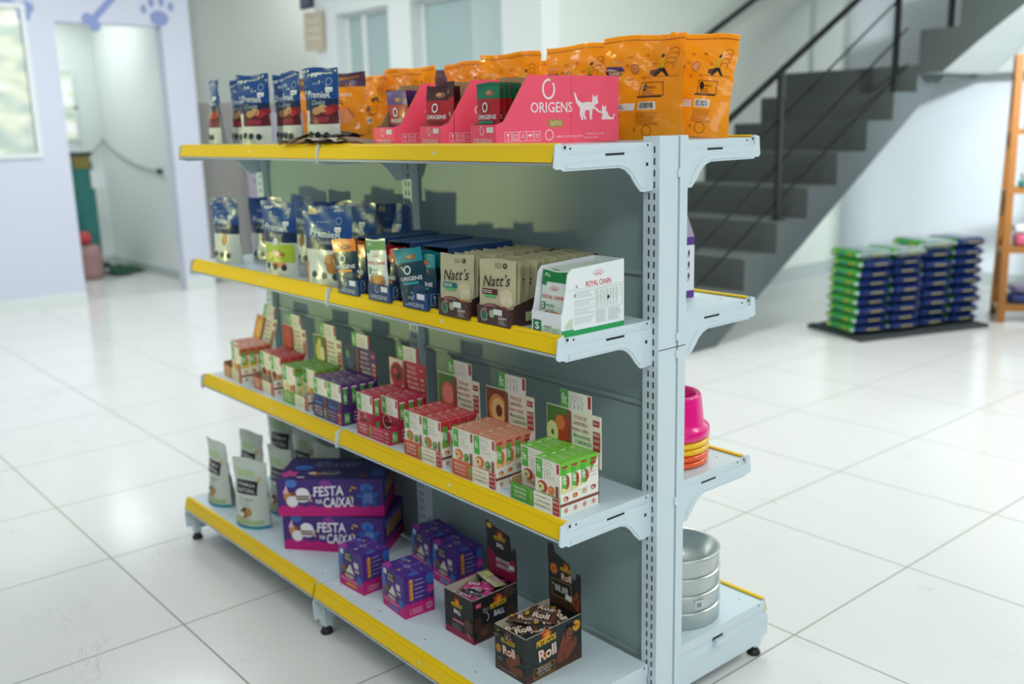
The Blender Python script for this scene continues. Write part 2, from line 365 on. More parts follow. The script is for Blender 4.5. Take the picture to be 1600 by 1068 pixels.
for y, z0, z1 in [(2.98, .116, zr(2.98)), (4.04, .74, zr(4.04)), (5.49, 1.583, zr(5.49))]:
    b = B(); b.box(-2.518, -2.482, y-.018, y+.018, z0, z1, BLK); b.box(-2.54, -2.46, y-.04, y+.04, z0, z0+.008, BLK); b.build('post', rl)
b = B(); b.box(-2.225, -2.190, 5.70, 5.735, 2.035, 2.94, BLK); b.build('post', rl)
hr = B(); hr.tube([(-3.49, 2.95, 1.25), (-3.49, 5.9, 2.745)], .022, BLK)
for y in (3.1, 4.3, 5.5): z = 1.25+(y-2.95)*.507; hr.tube([(-3.49, y, z-.02), (-3.49, y, z-.07), (-3.568, y, z-.08)], .008, BLK, 6)
tag(hr.build('wall_handrail'), 'black handrail fixed to the pale wall on the far side of the stairs', 'handrail')

# ceiling lamps (fixtures for the lights above)
for i, (x, y) in enumerate(LAMPS):
    b = B(); b.box(x-.48, x+.48, y-.48, y+.48, CEIL-.05, CEIL, mat('#eef2f2', .5))
    b.box(x-.45, x+.45, y-.45, y+.45, CEIL-.055, CEIL-.05, mat('#ffffff', .5, emit=1.5))
    tag(b.build('ceiling_lamp'), 'square white ceiling lamp panel above the shop floor', 'ceiling lamp', 'ceiling lamp panels')

# hanging beige sign at the left end of the white wall
b = B(); T_ = Matrix.Translation((-6.50, 2.86, 2.26)) @ Matrix.Rotation(R(2), 4, 'Y')
b.box(-.155, .155, -.008, .008, -.165, .165, mat('#c9bda6', .7), T_)
for k in range(3): b.box(-.11, .11, -.010, -.008, .07-.07*k, .095-.07*k, mat('#d8d2c2', .7), T_)
tag(b.build('wall_sign'), 'small beige sign mounted on the left edge of the white wall', 'sign')
b = B(); b.box(-6.72, -6.52, 2.86, 2.90, 2.46, 2.62, mat('#3a4450', .5)); b.box(-6.70, -6.54, 2.85, 2.86, 2.48, 2.60, mat('#566270', .4)); tag(b.build('wall_box'), 'dark box mounted above the beige sign, cut by the picture top', 'box')
# ------------------------------------------------------------------ things in the doorway
b = B()
teal = mat('#2f7f78', .5, noise=.2, nscale=6)
b.grid(lambda u, v: (-9.0+.10*math.sin(u*math.pi*2), 1.32+.30*u+.008*math.sin(v*20), .30+.85*v), 16, 12, teal)
b.box(-9.12, -8.98, 1.30, 1.64, .22, 1.16, teal); b.box(-9.10, -8.97, 1.34, 1.62, 1.10, 1.22, mat('#8a7a3c', .5)); b.box(-9.12, -8.96, 1.30, 1.64, 1.22, 1.26, mat('#26453f', .5)); b.box(-9.09, -8.99, 1.34, 1.60, 0, .22, mat('#26453f', .5))
sg = empty('supply_cabinet', (0, 0, 0)); b.build('cabinet_body', sg)
tag(sg, 'narrow teal cabinet with gold trim standing inside the doorway', 'cabinet')
b = B(); b.box(-8.96, -8.945, 1.60, 1.72, .90, 1.08, mat('#e8eeee', .6)); b.build('paper_note', sg)
b = B(); b.lathe([(0, 0), (.10, 0), (.12, .05), (.12, .25), (.09, .34), (0, .35)], mat('#b8908f', .7, noise=.4, nscale=9), (-8.85, 1.47, 0), 16)
tag(b.build('toy_basket'), 'pinkish basket of soft things at the foot of the teal cabinet', 'basket')
b = B(); b.lathe([(0, 0), (.05, .01), (.07, .06), (.05, .12), (0, .13)], mat('#c8414a', .5), (-8.85, 1.44, .352), 14)
tag(b.build('dog_toy'), 'small red ball toy on top of the pinkish basket', 'toy')
b = B(); b.grid(lambda u, v: (-9.45+.62*u+.05*math.sin(v*6), 1.68+.34*v, .015+.12*math.sin(u*3.1)*(1-v*.75)*(.8+.2*math.sin(v*14))), 14, 14, mat('#24523a', .95, bump=.9, bscale=80))
tag(b.build('grass_mat'), 'dark green turf mat crumpled on the floor beyond the doorway', 'mat')
b = B()
pts = [(-9.86, 1.86+.31*t, 1.17+.28*t) for t in (0, .3, .6)] + [(-9.84, 2.05, 1.38)] + [(-9.86+1.6*t, 2.04, 1.38-.62*t+.30*t*t) for t in (.1, .25, .4, .6, .8, 1)]
b.tube(pts, .008, mat('#8fa09c', .6), 6); b.lathe([(0, -.03), (.03, -.02), (.03, .02), (0, .03)], mat('#2c5048', .5), (-8.24, 2.035, 1.06), 12)
tag(b.build('wall_cable'), 'thin grey cable looped along the walls of the room beyond the doorway', 'cable')

# ------------------------------------------------------------------ stack of pet food bags on the mat
MO = Vector((-1.812, 4.008, 0)); ang = math.atan2(.938, .345)
b = B(); b.box(0, 1.06, 0, .55, .0, .025, mat('#3c4446', .9)); 
for k in range(12): b.box(.02+.088*k, .05+.088*k, .01, .54, .025, .030, mat('#343b3d', .9))
mo = b.build('floor_mat', None, MO, ang); tag(mo, 'dark grey flat mat on the tiles under the blue bag stacks', 'mat')
def food_bag(seed):
    rr = random.Random(seed); b = B(); L_, W_, H_ = .252, .34, .066
    blue = mat('#10275f', .25, bump=.5, bscale=22, coat=.4)
    def sh(u, v, sgn):
        x = (u-.5)*L_; y = (v-.5)*W_; e = max(0, (1-abs(2*u-1)**7))**.5*max(0, (1-abs(2*v-1)**7))**.5
        return (x, y, H_/2+sgn*e*H_/2*(1+.06*math.sin(9*u+seed)*math.cos(7*v)))
    b.grid(lambda u, v: sh(u, v, 1), 12, 14, blue); b.grid(lambda u, v: sh(u, v, -1), 12, 14, blue)
    # end print: yellow lettering on the long narrow side (local -Y), green on local -X end
    for i, (w0, w1) in enumerate([(-.045, -.022), (-.018, .004), (.008, .026), (.030, .048)]):
        b.grid(lambda u, v, w0=w0, w1=w1: (w0+(w1-w0)*u, -W_/2-.004+.012*abs(v*2-1)**2, H_*.42+.012*v), 1, 4, mat('#a89c58', .5), smooth=True)
    gr = mat('#3f9a3c', .35, bump=.3, bscale=30); 
    def gs(u, v):
        y = (u-.5)*W_*.80; a = (v-.5)*2
        return (-L_/2-.005+.02*a*a, y, H_/2+a*H_*.40)
    b.grid(gs, 10, 6, gr)
    for k in range(4): b.grid(lambda u, v, k=k: (-L_/2-.008+.012*abs(2*v-1)**2, -.15+.08*k+.035*u, H_*.35+.02*v), 1, 3, mat(['#e8eef0', '#e0822c', '#2b6fc0', '#e9e3a0'][k], .4))
    o = b.build('pet_food_bag'); return o
protos = [food_bag(k) for k in range(3)]
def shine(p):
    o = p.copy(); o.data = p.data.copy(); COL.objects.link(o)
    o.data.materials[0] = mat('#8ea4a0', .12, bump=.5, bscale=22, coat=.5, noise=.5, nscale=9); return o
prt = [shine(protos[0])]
used = set(); rr = random.Random(4)
cols = [(.125, .215, 9, 'first', 0), (.380, .215, 9, 'second', 0), (.635, .225, 9, 'third', .0040), (.905, .235, 9, 'fourth', .0035)]
ordn = ['bottom', 'second lowest', 'third lowest', 'fourth from bottom', 'fifth from bottom', 'sixth from bottom', 'seventh from bottom', 'eighth from bottom', 'ninth from bottom', 'tenth from bottom']
for ci, (a, q, n_, nm, xp) in enumerate(cols):
    for k in range(n_):
        topmost = k == n_-1
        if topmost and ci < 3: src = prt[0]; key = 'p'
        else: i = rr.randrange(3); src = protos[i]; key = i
        x = a+.012+rr.uniform(-.008, .008)+.0018*k; y = q+rr.uniform(-.010, .010)
        px_ = MO.x+math.cos(ang)*x-math.sin(ang)*y; py_ = MO.y+math.sin(ang)*x+math.cos(ang)*y
        rot = (R(rr.uniform(-1, 1)), 0, ang+R(rr.uniform(-2, 2)))
        if key not in used: o = src; o.location = (px_, py_,   .030+(.0605+xp)*k); o.rotation_euler = rot; used.add(key)
        else: o = dup(src, (px_, py_,   .030+(.0605+xp)*k), rot)
        look = 'shiny pale-topped' if topmost and ci < 3 else 'dark blue'
        pos = 'topmost' if topmost else ordn[k]
        tag(o, '%s pet food bag, %s, in the %s stack from the stairs' % (look, pos, nm), 'pet food bag', 'pet food bags stacked on the floor mat')
for i, p in enumerate(protos):
    if i not in used: bpy.data.objects.remove(p)

# ------------------------------------------------------------------ wooden ladder shelf at the right edge
WD = mat('#a56a26', .5, noise=.25, nscale=12); WD2 = mat('#b9935c', .55, noise=.2, nscale=12)
ls = empty('ladder_shelf', (-1.471, 5.185, 0), math.atan2(.175, .277))
tag(ls, 'wooden open ladder shelf standing at the right edge near the blue bags', 'shelf')
def lean(b_, x, y0, y1, z1, w, d):
    P = []
    for z, y in ((0, y0), (z1, y1)):
        for dx_ in (0, w):
            for dy_ in (0, d): P.append((x+dx_, y+dy_, z))
    b_.faces(P, [(0, 1, 3, 2), (4, 6, 7, 5), (0, 4, 5, 1), (2, 3, 7, 6), (0, 2, 6, 4), (1, 5, 7, 3)], WD)
for x in (0, .66):
    b = B(); lean(b, x, 0, .09, 1.79, .045, .035); b.build('leg', ls)
    b = B(); lean(b, x, .32, .15, 1.79, .045, .035); b.build('leg', ls)
shz = [.10, .50, .90, 1.29]
for z in shz:
    f_ = z/1.79; y0 = .09*f_; y1 = .32-.17*f_+.035
    b = B(); b.box(.045, .66, y0+.02, y1-.02, z, z+.018, WD2); b.box(.045, .66, y0, y0+.02, z-.02, z+.018, WD); b.build('shelf_board', ls)
    for x in (0, .66): 
        b = B(); b.box(x+.005, x+.04, y0+.035, y1-.035, z-.03, z+.0, WD2); b.build('side_rung', ls)
b = B(); b.box(.005, .04, .125, .15, 1.64, 1.67, WD2); b.build('side_rung', ls)
M_ls = Matrix.Translation(ls.location) @ Matrix.Rotation(ls.rotation_euler.z, 4, 'Z')
def on_ladder(name, x, y, z, w_, d_, h_, colr, label, cat, rnd=True):
    b = B(); mt = mat(colr, .35, bump=.4, bscale=25, coat=.3)
    def g(u, v):
        a = 2*math.pi*u; e = 4; c, s_ = math.cos(a), math.sin(a)
        rx = abs(c)**(2/e)*(1 if c > 0 else -1); ry = abs(s_)**(2/e)*(1 if s_ > 0 else -1); k = (1-abs(2*v-1)**6)**.4
        return (rx*w_/2*(.2+.8*k), ry*d_/2*(.2+.8*k), h_*v)
    b.grid(g, 24, 10, mt); o = b.build(name)
    o.matrix_world = M_ls @ Matrix.Translation((x, y, z)); return tag(o, label, cat)
on_ladder('pet_cushion', .26, .175, .118, .40, .22, .075, '#1b2c63', 'folded dark blue cushion on the ladder shelf lowest board', 'cushion')
on_ladder('pet_cushion', .27, .175, .193, .38, .21, .06, '#6a6482', 'greyish purple cushion lying on the dark blue one', 'cushion')
on_ladder('soft_toy', .16, .16, .518, .16, .16, .09, '#c9617c', 'pink soft toy on the second board of the ladder shelf', 'toy')
on_ladder('soft_toy', .33, .16, .518, .15, .16, .13, '#2a3a78', 'dark blue soft toy beside the pink one on the ladder shelf', 'toy')
on_ladder('soft_toy', .12, .16, .608, .10, .13, .06, '#d9dde3', 'white soft toy lying on the pink one', 'toy')
on_ladder('soft_toy', .30, .16, .648, .18, .13, .05, '#bda63a', 'mustard soft toy on top of the dark blue one', 'toy')
on_ladder('pet_bowl', .17, .15, .918, .17, .15, .05, '#35a3a0', 'teal plastic bowl on the third board of the ladder shelf', 'bowl')
on_ladder('pet_bowl', .17, .15, .968, .15, .13, .05, '#ccd9dc', 'pale bowl stacked on the teal one', 'bowl')
on_ladder('soft_toy', .17, .15, 1.308, .16, .12, .04, '#b0489a', 'magenta folded toy on the top board of the ladder shelf', 'toy')

# ================================================================== GONDOLA SHELVING
L1 = .92
h1, h2, h3, h4 = .1625, .593, .998, 1.382
DU, DB = .312, .421
WST = mat('#d3e3e9', .32, spec=.45); PAN_SHADE = mat('#9aafae', .42); UPM = mat('#c6d6da', .35)  # back panels: shelf white darkened, their shade is put into the colour
YEL = mat('#f2ca00', .42, spec=.3); YEL2 = mat('#f4cc00', .38, spec=.3); SLV = mat('#c4ccd0', .25, .6); HOLE = mat('#11181a', .7)
gon = empty('gondola_shelving', (-L1, 0, 0))
tag(gon, 'double-sided white metal shelving unit with yellow price strips in the middle of the shop', 'shelving')
GI = Matrix.Translation((L1, 0, 0))
def gp(b_, name, parent=None, lab=None):
    o = b_.build(name, parent or gon)
    if (parent or gon) is gon: o.location = (L1, 0, 0)
    if lab: o['label'] = lab
    return o
# uprights
def upright(xc):
    b = B(); x0, x1 = xc-.024, xc+.022
    b.box(x0, x1, -.047, .010, .02, 1.388, WST); b.box(x0, x1-.006, .010, .020, .02, 1.388, PAN_SHADE); b.box(x0, x1, .020, .045, .02, 1.388, WST)
    b.box(x1-.006, x1-.003, .0125, .0165, .02, 1.388, WST)
    if xc > -.1:
        b.box(x1, x1+.0006, -.047, .045, .925, .9265, HOLE)
        for z in (.90, .94, 1.30, .55): b.box(x1-.004, x1+.003, .011, .019, z, z+.018, WST)
    z = .03
    while z < 1.375:
        for q in (-.009, .006): b.box(xc+q, xc+q+.0035, -.0476, -.0470, z, z+.014, HOLE); b.box(xc+q, xc+q+.0035, .045, .0456, z, z+.014, HOLE)
        z += .0245
    gp(b, 'upright', lab='slotted white upright post')
for x in (0, -L1, -2*L1): upright(x)
# back panels: ribbed sheets between posts
for mod in (0, 1):
    xa, xb = -L1*mod-.024, -L1*(mod+1)+.022
    for z0, z1 in ((.14, .46), (.46, .78), (.78, 1.08), (1.08, 1.375)):
        b = B(); b.box(xb, xa, -.024, .022, z0+.0004, z1-.0004, PAN_SHADE)
        b.box(xb, xa, -.030, -.024, z0+.006, z0+.016, PAN_SHADE); b.box(xb, xa, .022, .028, z0+.006, z0+.016, PAN_SHADE)
        gp(b, 'back_panel')
# shelves
def shelf(mod, sgn, h, D):
    xa, xb = -L1*mod-.0013, -L1*(mod+1)+.0013; b = B()
    def bx(x0, x1, y0, y1, z0, z1, m_):
        y0, y1 = y0*sgn, y1*sgn; b.box(x0, x1, min(y0, y1), max(y0, y1), z0, z1, m_)
    yi = .047 if h > .3 else .050
    bx(xb+.0032, xa-.0032, yi, D-.0045, h-.010, h-.006, WST)           # tray
    bx(xb, xa, D-.004, D-.001, h-.040, h-.001, WST)       # front fold
    bx(xa-.003, xa, yi, D-.0042, h-.032, h-.0058, WST); bx(xb, xb+.003, yi, D-.0042, h-.032, h-.0058, WST)
    bx(xb+.0034, xa-.0034, yi, yi+.003, h-.032, h-.0102, WST)
    for k in range(5):                                    # little punched holes
        xx = xb+.05+(xa-xb-.1)*k/4; bx(xx-.002, xx+.002, D-.050, D-.046, h-.0062, h-.0058, HOLE)
    if mod == 0:
        for yy in (yi+.012, D-.03): bx(xa, xa+.0006, yy-.002, yy+.002, h-.014, h-.010, HOLE)
    sh = gp(b, 'shelf')
    b = B()                                               # price rail
    o_ = .013
    pr = [(D-.009, h-.004), (D-.009, h), (D+.001, h), (D+.002+o_*.15, h-.006), (D+o_, h-.040), (D+o_, h-.044), (D+.006, h-.044), (D-.001, h-.006)]
    b.prism([(p[0]*sgn, p[1]) for p in pr], xb+.004, (xa-.006)-(xb+.004), 0, YEL)
    c = [(D+.0035+o_*.15, h-.008), (D+.0035+o_*.15+.001, h-.008), (D+o_+.0018, h-.037), (D+o_+.0008, h-.037)]
    b.prism([(p[0]*sgn, p[1]) for p in c], xb+.004, (xa-.006)-(xb+.004), 0, YEL2)
    b.prism([(p[0]*sgn, p[1]) for p in [(D+o_, h-.0385), (D+o_+.003, h-.0385), (D+o_+.003, h-.044), (D+o_, h-.044)]], xb+.004, (xa-.006)-(xb+.004), 0, SLV)
    xm = (xa+xb)/2+.06; yy = (D+.011)*sgn
    n0 = 10; b.poly([(xm+.007*math.cos(2*math.pi*i/n0), yy, h-.023+.007*math.sin(2*math.pi*i/n0)) for i in range(n0)], mat('#dfe2c4', .4))
    o = gp(b, 'price_rail', sh, 'yellow price rail'); 
    return sh
for mod in (0, 1):
    for sgn in (-1, 1):
        for h, D in ((h1, DB), (h2, DU-.001), (h3, DU), (h4, DU+.003)): shelf(mod, sgn, h, D)
# brackets
def bracket(x, sgn, h, end):
    b = B(); o_ = [(-.3125, .0), (-.328, -.004), (-.333, -.046), (-.327, -.051), (-.312, -.051), (-.308, -.055), (-.150, -.055), (-.132, -.060), (-.116, -.072), (-.100, -.092), (-.084, -.108), (-.074, -.109), (-.050, -.107), (-.047, -.104), (-.047, -.022), (-.052, -.0245), (-.300, -.0245), (-.3125, -.022)]
    P = [(y*(-sgn if sgn > 0 else 1), h+z) for y, z in o_]
    P = [(abs(y)*sgn, z) for y, z in P]
    t = .0035; b.prism(P, x-t/2, t, 0, WST)
    if end:
        rib = [(-.300, -.042), (-.300, -.050), (-.148, -.0495), (-.128, -.0555), (-.112, -.067), (-.097, -.086), (-.084, -.100), (-.076, -.098), (-.088, -.078), (-.106, -.057), (-.125, -.045), (-.148, -.041)]
        b.prism([(abs(y)*sgn, h+z) for y, z in rib], x+t/2, .0028, 0, WST)
        def bx(y0, y1, z0, z1, m_, d=.0008): y0, y1 = y0*sgn, y1*sgn; b.box(x+t/2, x+t/2+d, min(y0, y1), max(y0, y1), h+z0, h+z1, m_)
        bx(.135, .190, -.029, -.0245, HOLE); bx(.062, .068, -.055, -.048, HOLE)
        bx(.30, .305, -.012, -.006, HOLE)
    gp(b, 'bracket')
for h in (h2, h3, h4):
    for sgn in (-1, 1):
        for x in (.0005, -L1, -2*L1-.0005): bracket(x, sgn, h, x > -.1)
# base frames with adjustable feet
for x in (-.006, -L1, -2*L1+.006):
    for sgn in (-1, 1):
        b = B(); P = [(.050, .128), (.050, .036), (.385, .036), (.425, .052), (.436, .052), (.438, .108), (.420, .128)]
        b.prism([(y*sgn, z) for y, z in P], x-.002, .004, 0, WST)
        if x > -.1:
            b.prism([(y*sgn, z) for y, z in [(.055, .104), (.43, .104), (.43, .098), (.055, .098)]], x+.002, .002, 0, WST)
            b.prism([(y*sgn, z) for y, z in [(.20, .132), (.24, .132), (.24, .118), (.20, .118)]], x+.002, .001, 0, HOLE)
            b.prism([(y*sgn, z) for y, z in [(.205, .122), (.245, .122), (.24, .108), (.20, .108)]], x+.003, .012, 0, WST)
        y0, y1 = sorted((.388*sgn, .412*sgn)); xl = min(x, -.02) if x > -.1 else x
        b.box(xl-.014, xl+.014, y0, y1, .026, .128, WST)
        bf = gp(b, 'base_frame')
        b = B(); b.lathe([(0, 0), (.017, 0), (.019, .004), (.016, .012), (.007, .016), (.007, .036), (0, .036)], mat('#16181a', .5), (xl, .400*sgn, 0), 20)
        b.lathe([(.012, .016), (.012, .026), (0, .026)], mat('#16181a', .5), (xl, .400*sgn, 0), 6)
        gp(b, 'foot', bf, 'black levelling foot')

# ================================================================== PRODUCTS
SHZ = {1: h1-.006, 2: h2-.006, 3: h3-.006, 4: h4-.006}
def pouch_mesh(w, h, d, base, draw, seed=0, curl=.0, crump=1., back='#c8cdd0', film=foil, narrow=.0, inkf=fk):
    """stand-up pouch facing -Y, origin at base centre"""
    rr = random.Random(seed); p = [rr.uniform(0, 6) for _ in range(6)]
    def wob(s_, t): return crump*.0015*(math.sin(70*s_+p[0]+30*t)*math.sin(55*t+p[1])+.7*math.sin(120*t+p[2]+60*s_))
    def dep(u, v):
        k = (1-abs(2*u-1)**2.6)
        prof = 1.0-.25*(v-.12)/.12 if v < .12 else 1
        base_ = d*.5*(.92 if v < .1 else max(0, 1-(v-.1)/.83)**.75*.92 + (.02 if v < .93 else 0))
        if v > .93: base_ = .0006
        return base_*(k if v > .05 else k)+.0006
    def P(s_, t, off, sg=-1):
        u = min(1, max(0, s_/w+.5)); v = min(1, max(0, t/h)); q = dep(u, v)
        ww = 1-narrow*math.sin(math.pi*min(1, v*1.1))*.5
        y = sg*(q+off)+curl*max(0, v-.35)**2*h + (wob(s_, t)*min(1, v*4) if v > .06 else 0)
        return (s_*ww, y, t*(1-.012*math.sin(u*math.pi*2+p[3])*(v > .9)))
    b = B()
    b.grid(lambda u, v: P((u-.5)*w, v*h, 0), 14, 22, film(base), True)
    b.grid(lambda u, v: P((u-.5)*w, v*h, 0, 1), 14, 22, film(back or base), True)
    b.poly([P((i/10-.5)*w, 0, 0) for i in range(11)]+[P((i/10-.5)*w, 0, 0, 1) for i in range(10, -1, -1)], film(base))
    s = S(b, lambda x, t, o: P(x, t, o), inkf, step=.014, eps=.0006)
    draw(s, w, h); return b

def sticker(s, x, y, w=.022, h=.012): s.rect(x, y, x+w, y+h, '#e9efef', 4); s.rect(x+.003, y+.003, x+w-.003, y+.005, '#8a9298', 5)
def d_premier(kind):
    def dr(s, w, h):
        F = w/2
        s.rect(-F, h*.46, F, h, foil('#16498f'), 1); s.rect(-F, h*.46, F, h*.60, foil('#11294e'), 2)
        s.rect(-F, h*.945, F, h*.95, '#0d2c58', 2)
        s.text('PremieR', -.0, h*.66, w*.66, h*.085, '#dfe8e6', 4, R(-3), .01)
        s.text('Cookie' if kind != 'fruit' else 'Natural', .0, h*.56, w*.4, h*.06, '#b9c7cc', 4, 0, 0, .4)
        s.text('premier', -.01, h*.80, w*.25, h*.025, '#c5d3dc', 3)
        s.ring(F*.55, h*.82, .011, .011, .003, '#7f9bc4', 3, 10); sticker(s, F*.40, h*.69)
        if kind == 'cookie':
            s.rect(-F*.75, h*.89, -F*.38, h*.98, '#c2b489', 3)
            for dx_, dy_ in ((.22, .33), (.42, .29), (.5, .36), (.32, .25)): s.ell(F*dx_, h*dy_, .020, .018, '#b47a3c', 3+dx_); s.ell(F*dx_, h*dy_, .010, .008, '#8f5a28', 3.7+dx_)
            s.rect(-F, 0, -F*.86, h*.30, '#e28b2c', 2)
        elif kind == 'fruit':
            s.rect(-F*.8, h*.20, F*.9, h*.44, '#a8c03a', 2); s.ell(0, h*.30, w*.25, h*.06, '#b4483e', 3); s.ell(0, h*.32, w*.15, h*.04, '#e6c9a8', 4); s.ell(-F*.4, h*.28, w*.1, h*.06, '#d8c866', 3.5)
            s.ell(F*.0, h*.17, w*.09, h*.035, '#d58a4a', 4); s.ell(F*.35, h*.17, w*.09, h*.035, '#d58a4a', 4); s.ell(0, h*.47, .013, .013, '#b9ccd0', 5)
        elif kind == 'berry':
            s.rect(-F*.62, h*.28, F*.98, h*.47, '#5b1620', 2)
            for k, (a, c_) in enumerate([(-.1, '#b98a5a'), (.25, '#c4986a'), (.55, '#b52c34'), (.8, '#8a1f2a'), (.1, '#a33')][:4]): s.ell(F*a, h*.45+.006*(k % 2), w*.14, h*.05, c_, 3+k*.3)
            s.rect(-F*.2, h*.30, F*.6, h*.37, '#93243c', 4)
        else:
            s.ell(F*.15, h*.38, w*.09, h*.09, '#b9792f' if kind == 'bone' else '#7d4a28', 2); s.ell(F*.2, h*.38, w*.05, h*.07, '#d9a24e' if kind == 'bone' else '#a2683c', 3)
        for k in range(3): s.ell(-F*.45+F*.45*k, h*.15-(k*.002), .0095, .0095, '#1d2a2e', 4.5, 0, 10)
        s.lines(-F*.6, h*.04, F*.5, h*.10, 3, '#9aa39e', 3)
    return dr
def d_formula(s, w, h):
    F = w/2
    s.rect(-F*.70, h*.74, F*.38, h*.84, '#b5cf9d', 2); s.rect(-F*.62, h*.50, F*.62, h*.70, '#1b2122', 2)
    s.text('FÓRMULA', 0, h*.645, w*.5, h*.055, '#d8dedb', 3, 0, .01); s.text('NATURAL', 0, h*.555, w*.52, h*.055, '#d8dedb', 3, 0, .01)
    s.text('Pro Bem', 0, h*.43, w*.45, h*.045, '#8c8a80', 3, 0, 0, .4); s.ell(F*.66, h*.73, .008, .008, '#d9b98a', 3, 0, 8)
    s.ell(0, h*.24, w*.13, h*.07, '#5d4330', 3); s.ell(F*.2, h*.25, w*.09, h*.06, '#b98a4a', 3.5); s.ell(-F*.14, h*.21, w*.07, h*.035, '#e8e0cc', 4); s.lines(-F*.5, h*.33, F*.5, h*.38, 2, '#b5b9b1', 2)
    s.rect(-F*.8, h*.075, F*.85, h*.13, '#a9c58a', 3); s.rect(-F, 0, F, h*.045, '#1b8fa0', 3); s.lines(-F*.5, h*.14, F*.6, h*.17, 1, '#c9a45a', 3)
def d_origens(body, topc, band):
    def dr(s, w, h):
        F = w/2
        s.rect(-F, h*.74, F, h, foil(topc), 1); s.ell(F*.2, h*.83, w*.2, h*.05, '#9a6a48', 2); s.ell(F*.1, h*.84, w*.10, h*.03, '#c79a6c', 3)
        s.rect(-F, h*.965, F, h*.985, fk(topc), 3)
        s.ring(-F*.15, h*.60, w*.13, h*.085, .0035, '#dfe8ea', 3, 16); s.text('ORIGENS', 0, h*.44, w*.8, h*.075, '#e6edee', 3, 0, .015)
        s.rect(-F*.65, h*.33, F*.55, h*.375, band, 3); s.ell(F*.45, h*.2, w*.22, h*.12, '#2e4a63' if body[1] < '6' else '#8f2b24', 2); s.lines(-F*.4, h*.07, F*.2, h*.12, 2, '#b5c2cc', 3)
    return dr
def d_natts(band, spot):
    def dr(s, w, h):
        F = w/2
        s.text("Natt's", 0, h*.66, w*.76, h*.19, '#2a2a22', 3, R(4), 0, .3); s.rect(-F*.12, h*.86, F*.2, h*.93, '#9b9a78', 2)
        s.rect(-F*.78, h*.43, F*.12, h*.52, band, 3, 0); s.rect(-F*.6, h*.38, F*.05, h*.43, '#5fae6a', 2.5); s.lines(-F*.72, h*.445, F*.0, h*.505, 2, '#e3e6d8', 4)
        s.ell(-F*.2, h*.20, w*.30, h*.085, '#7a4440', 3); s.ell(-F*.25, h*.22, w*.2, h*.05, '#a2706a', 3.5)
        s.ell(F*.5, h*.17, w*.11, h*.085, spot, 4); s.ell(F*.55, h*.42, w*.16, h*.11, '#cfc4a0', 2); s.ell(F*.6, h*.33, w*.15, h*.10, '#dacfae', 2.5)
        s.ell(F*.45, h*.9, .006, .006, '#3c3c30', 3, 0, 8)
        s.text('9', F*.45, h*.9, .004, .006, '#d8d6b8', 4)
    return dr
def crown(s, cx, cy, w, c, lay):
    for i in range(7):
        a = R(155-130*i/6); r1 = w*.5
        for k, rr_ in ((.62, .028), (.85, .034), (1.06, .026)): s.ell(cx+r1*k*math.cos(a)*1.0, cy+r1*k*math.sin(a)*.75, w*rr_, w*rr_, c, lay, 0, 6)
    s.ring(cx, cy-w*.12, w*.30, w*.26, w*.05, c, lay, 8, 30, 150)
def d_royal(s, w, h):
    F = w/2
    s.rect(-F*.95, h*.80, F, h*.97, '#0f7f3a', 2); s.rect(-F*.95, h*.74, -F*.6, h*.80, '#0f7f3a', 2); s.text('85g', -F*.55, h*.90, w*.2, h*.06, '#e6f0e8', 3)
    crown(s, F*.05, h*.66, w*.38, '#c8242c', 3); s.text('ROYAL CANIN', 0, h*.56, w*.86, h*.06, '#c8242c', 3, 0, .012)
    s.rect(-F*.85, h*.35, -F*.58, h*.47, '#0f7f3a', 3); s.text('S', -F*.71, h*.41, w*.08, h*.09, '#fff', 4, 0, .02); s.text('mini', -F*.18, h*.43, w*.3, h*.06, '#1d7a3d', 3); s.text('adult', -F*.15, h*.355, w*.32, h*.05, '#6c8a74', 3)
    for k in range(14): s.ell(-F*.5+F*.085*k, h*.25+.005*math.sin(k*2.3), .008, .007, ['#b9803c', '#a06a2c', '#c99350'][k % 3], 3+.1*k, 0, 7)
    s.ell(-F*.5, h*.12, .016, .018, '#8a5c42', 4); s.rect(F*.2, h*.08, F*.75, h*.17, '#c3564a', 4)
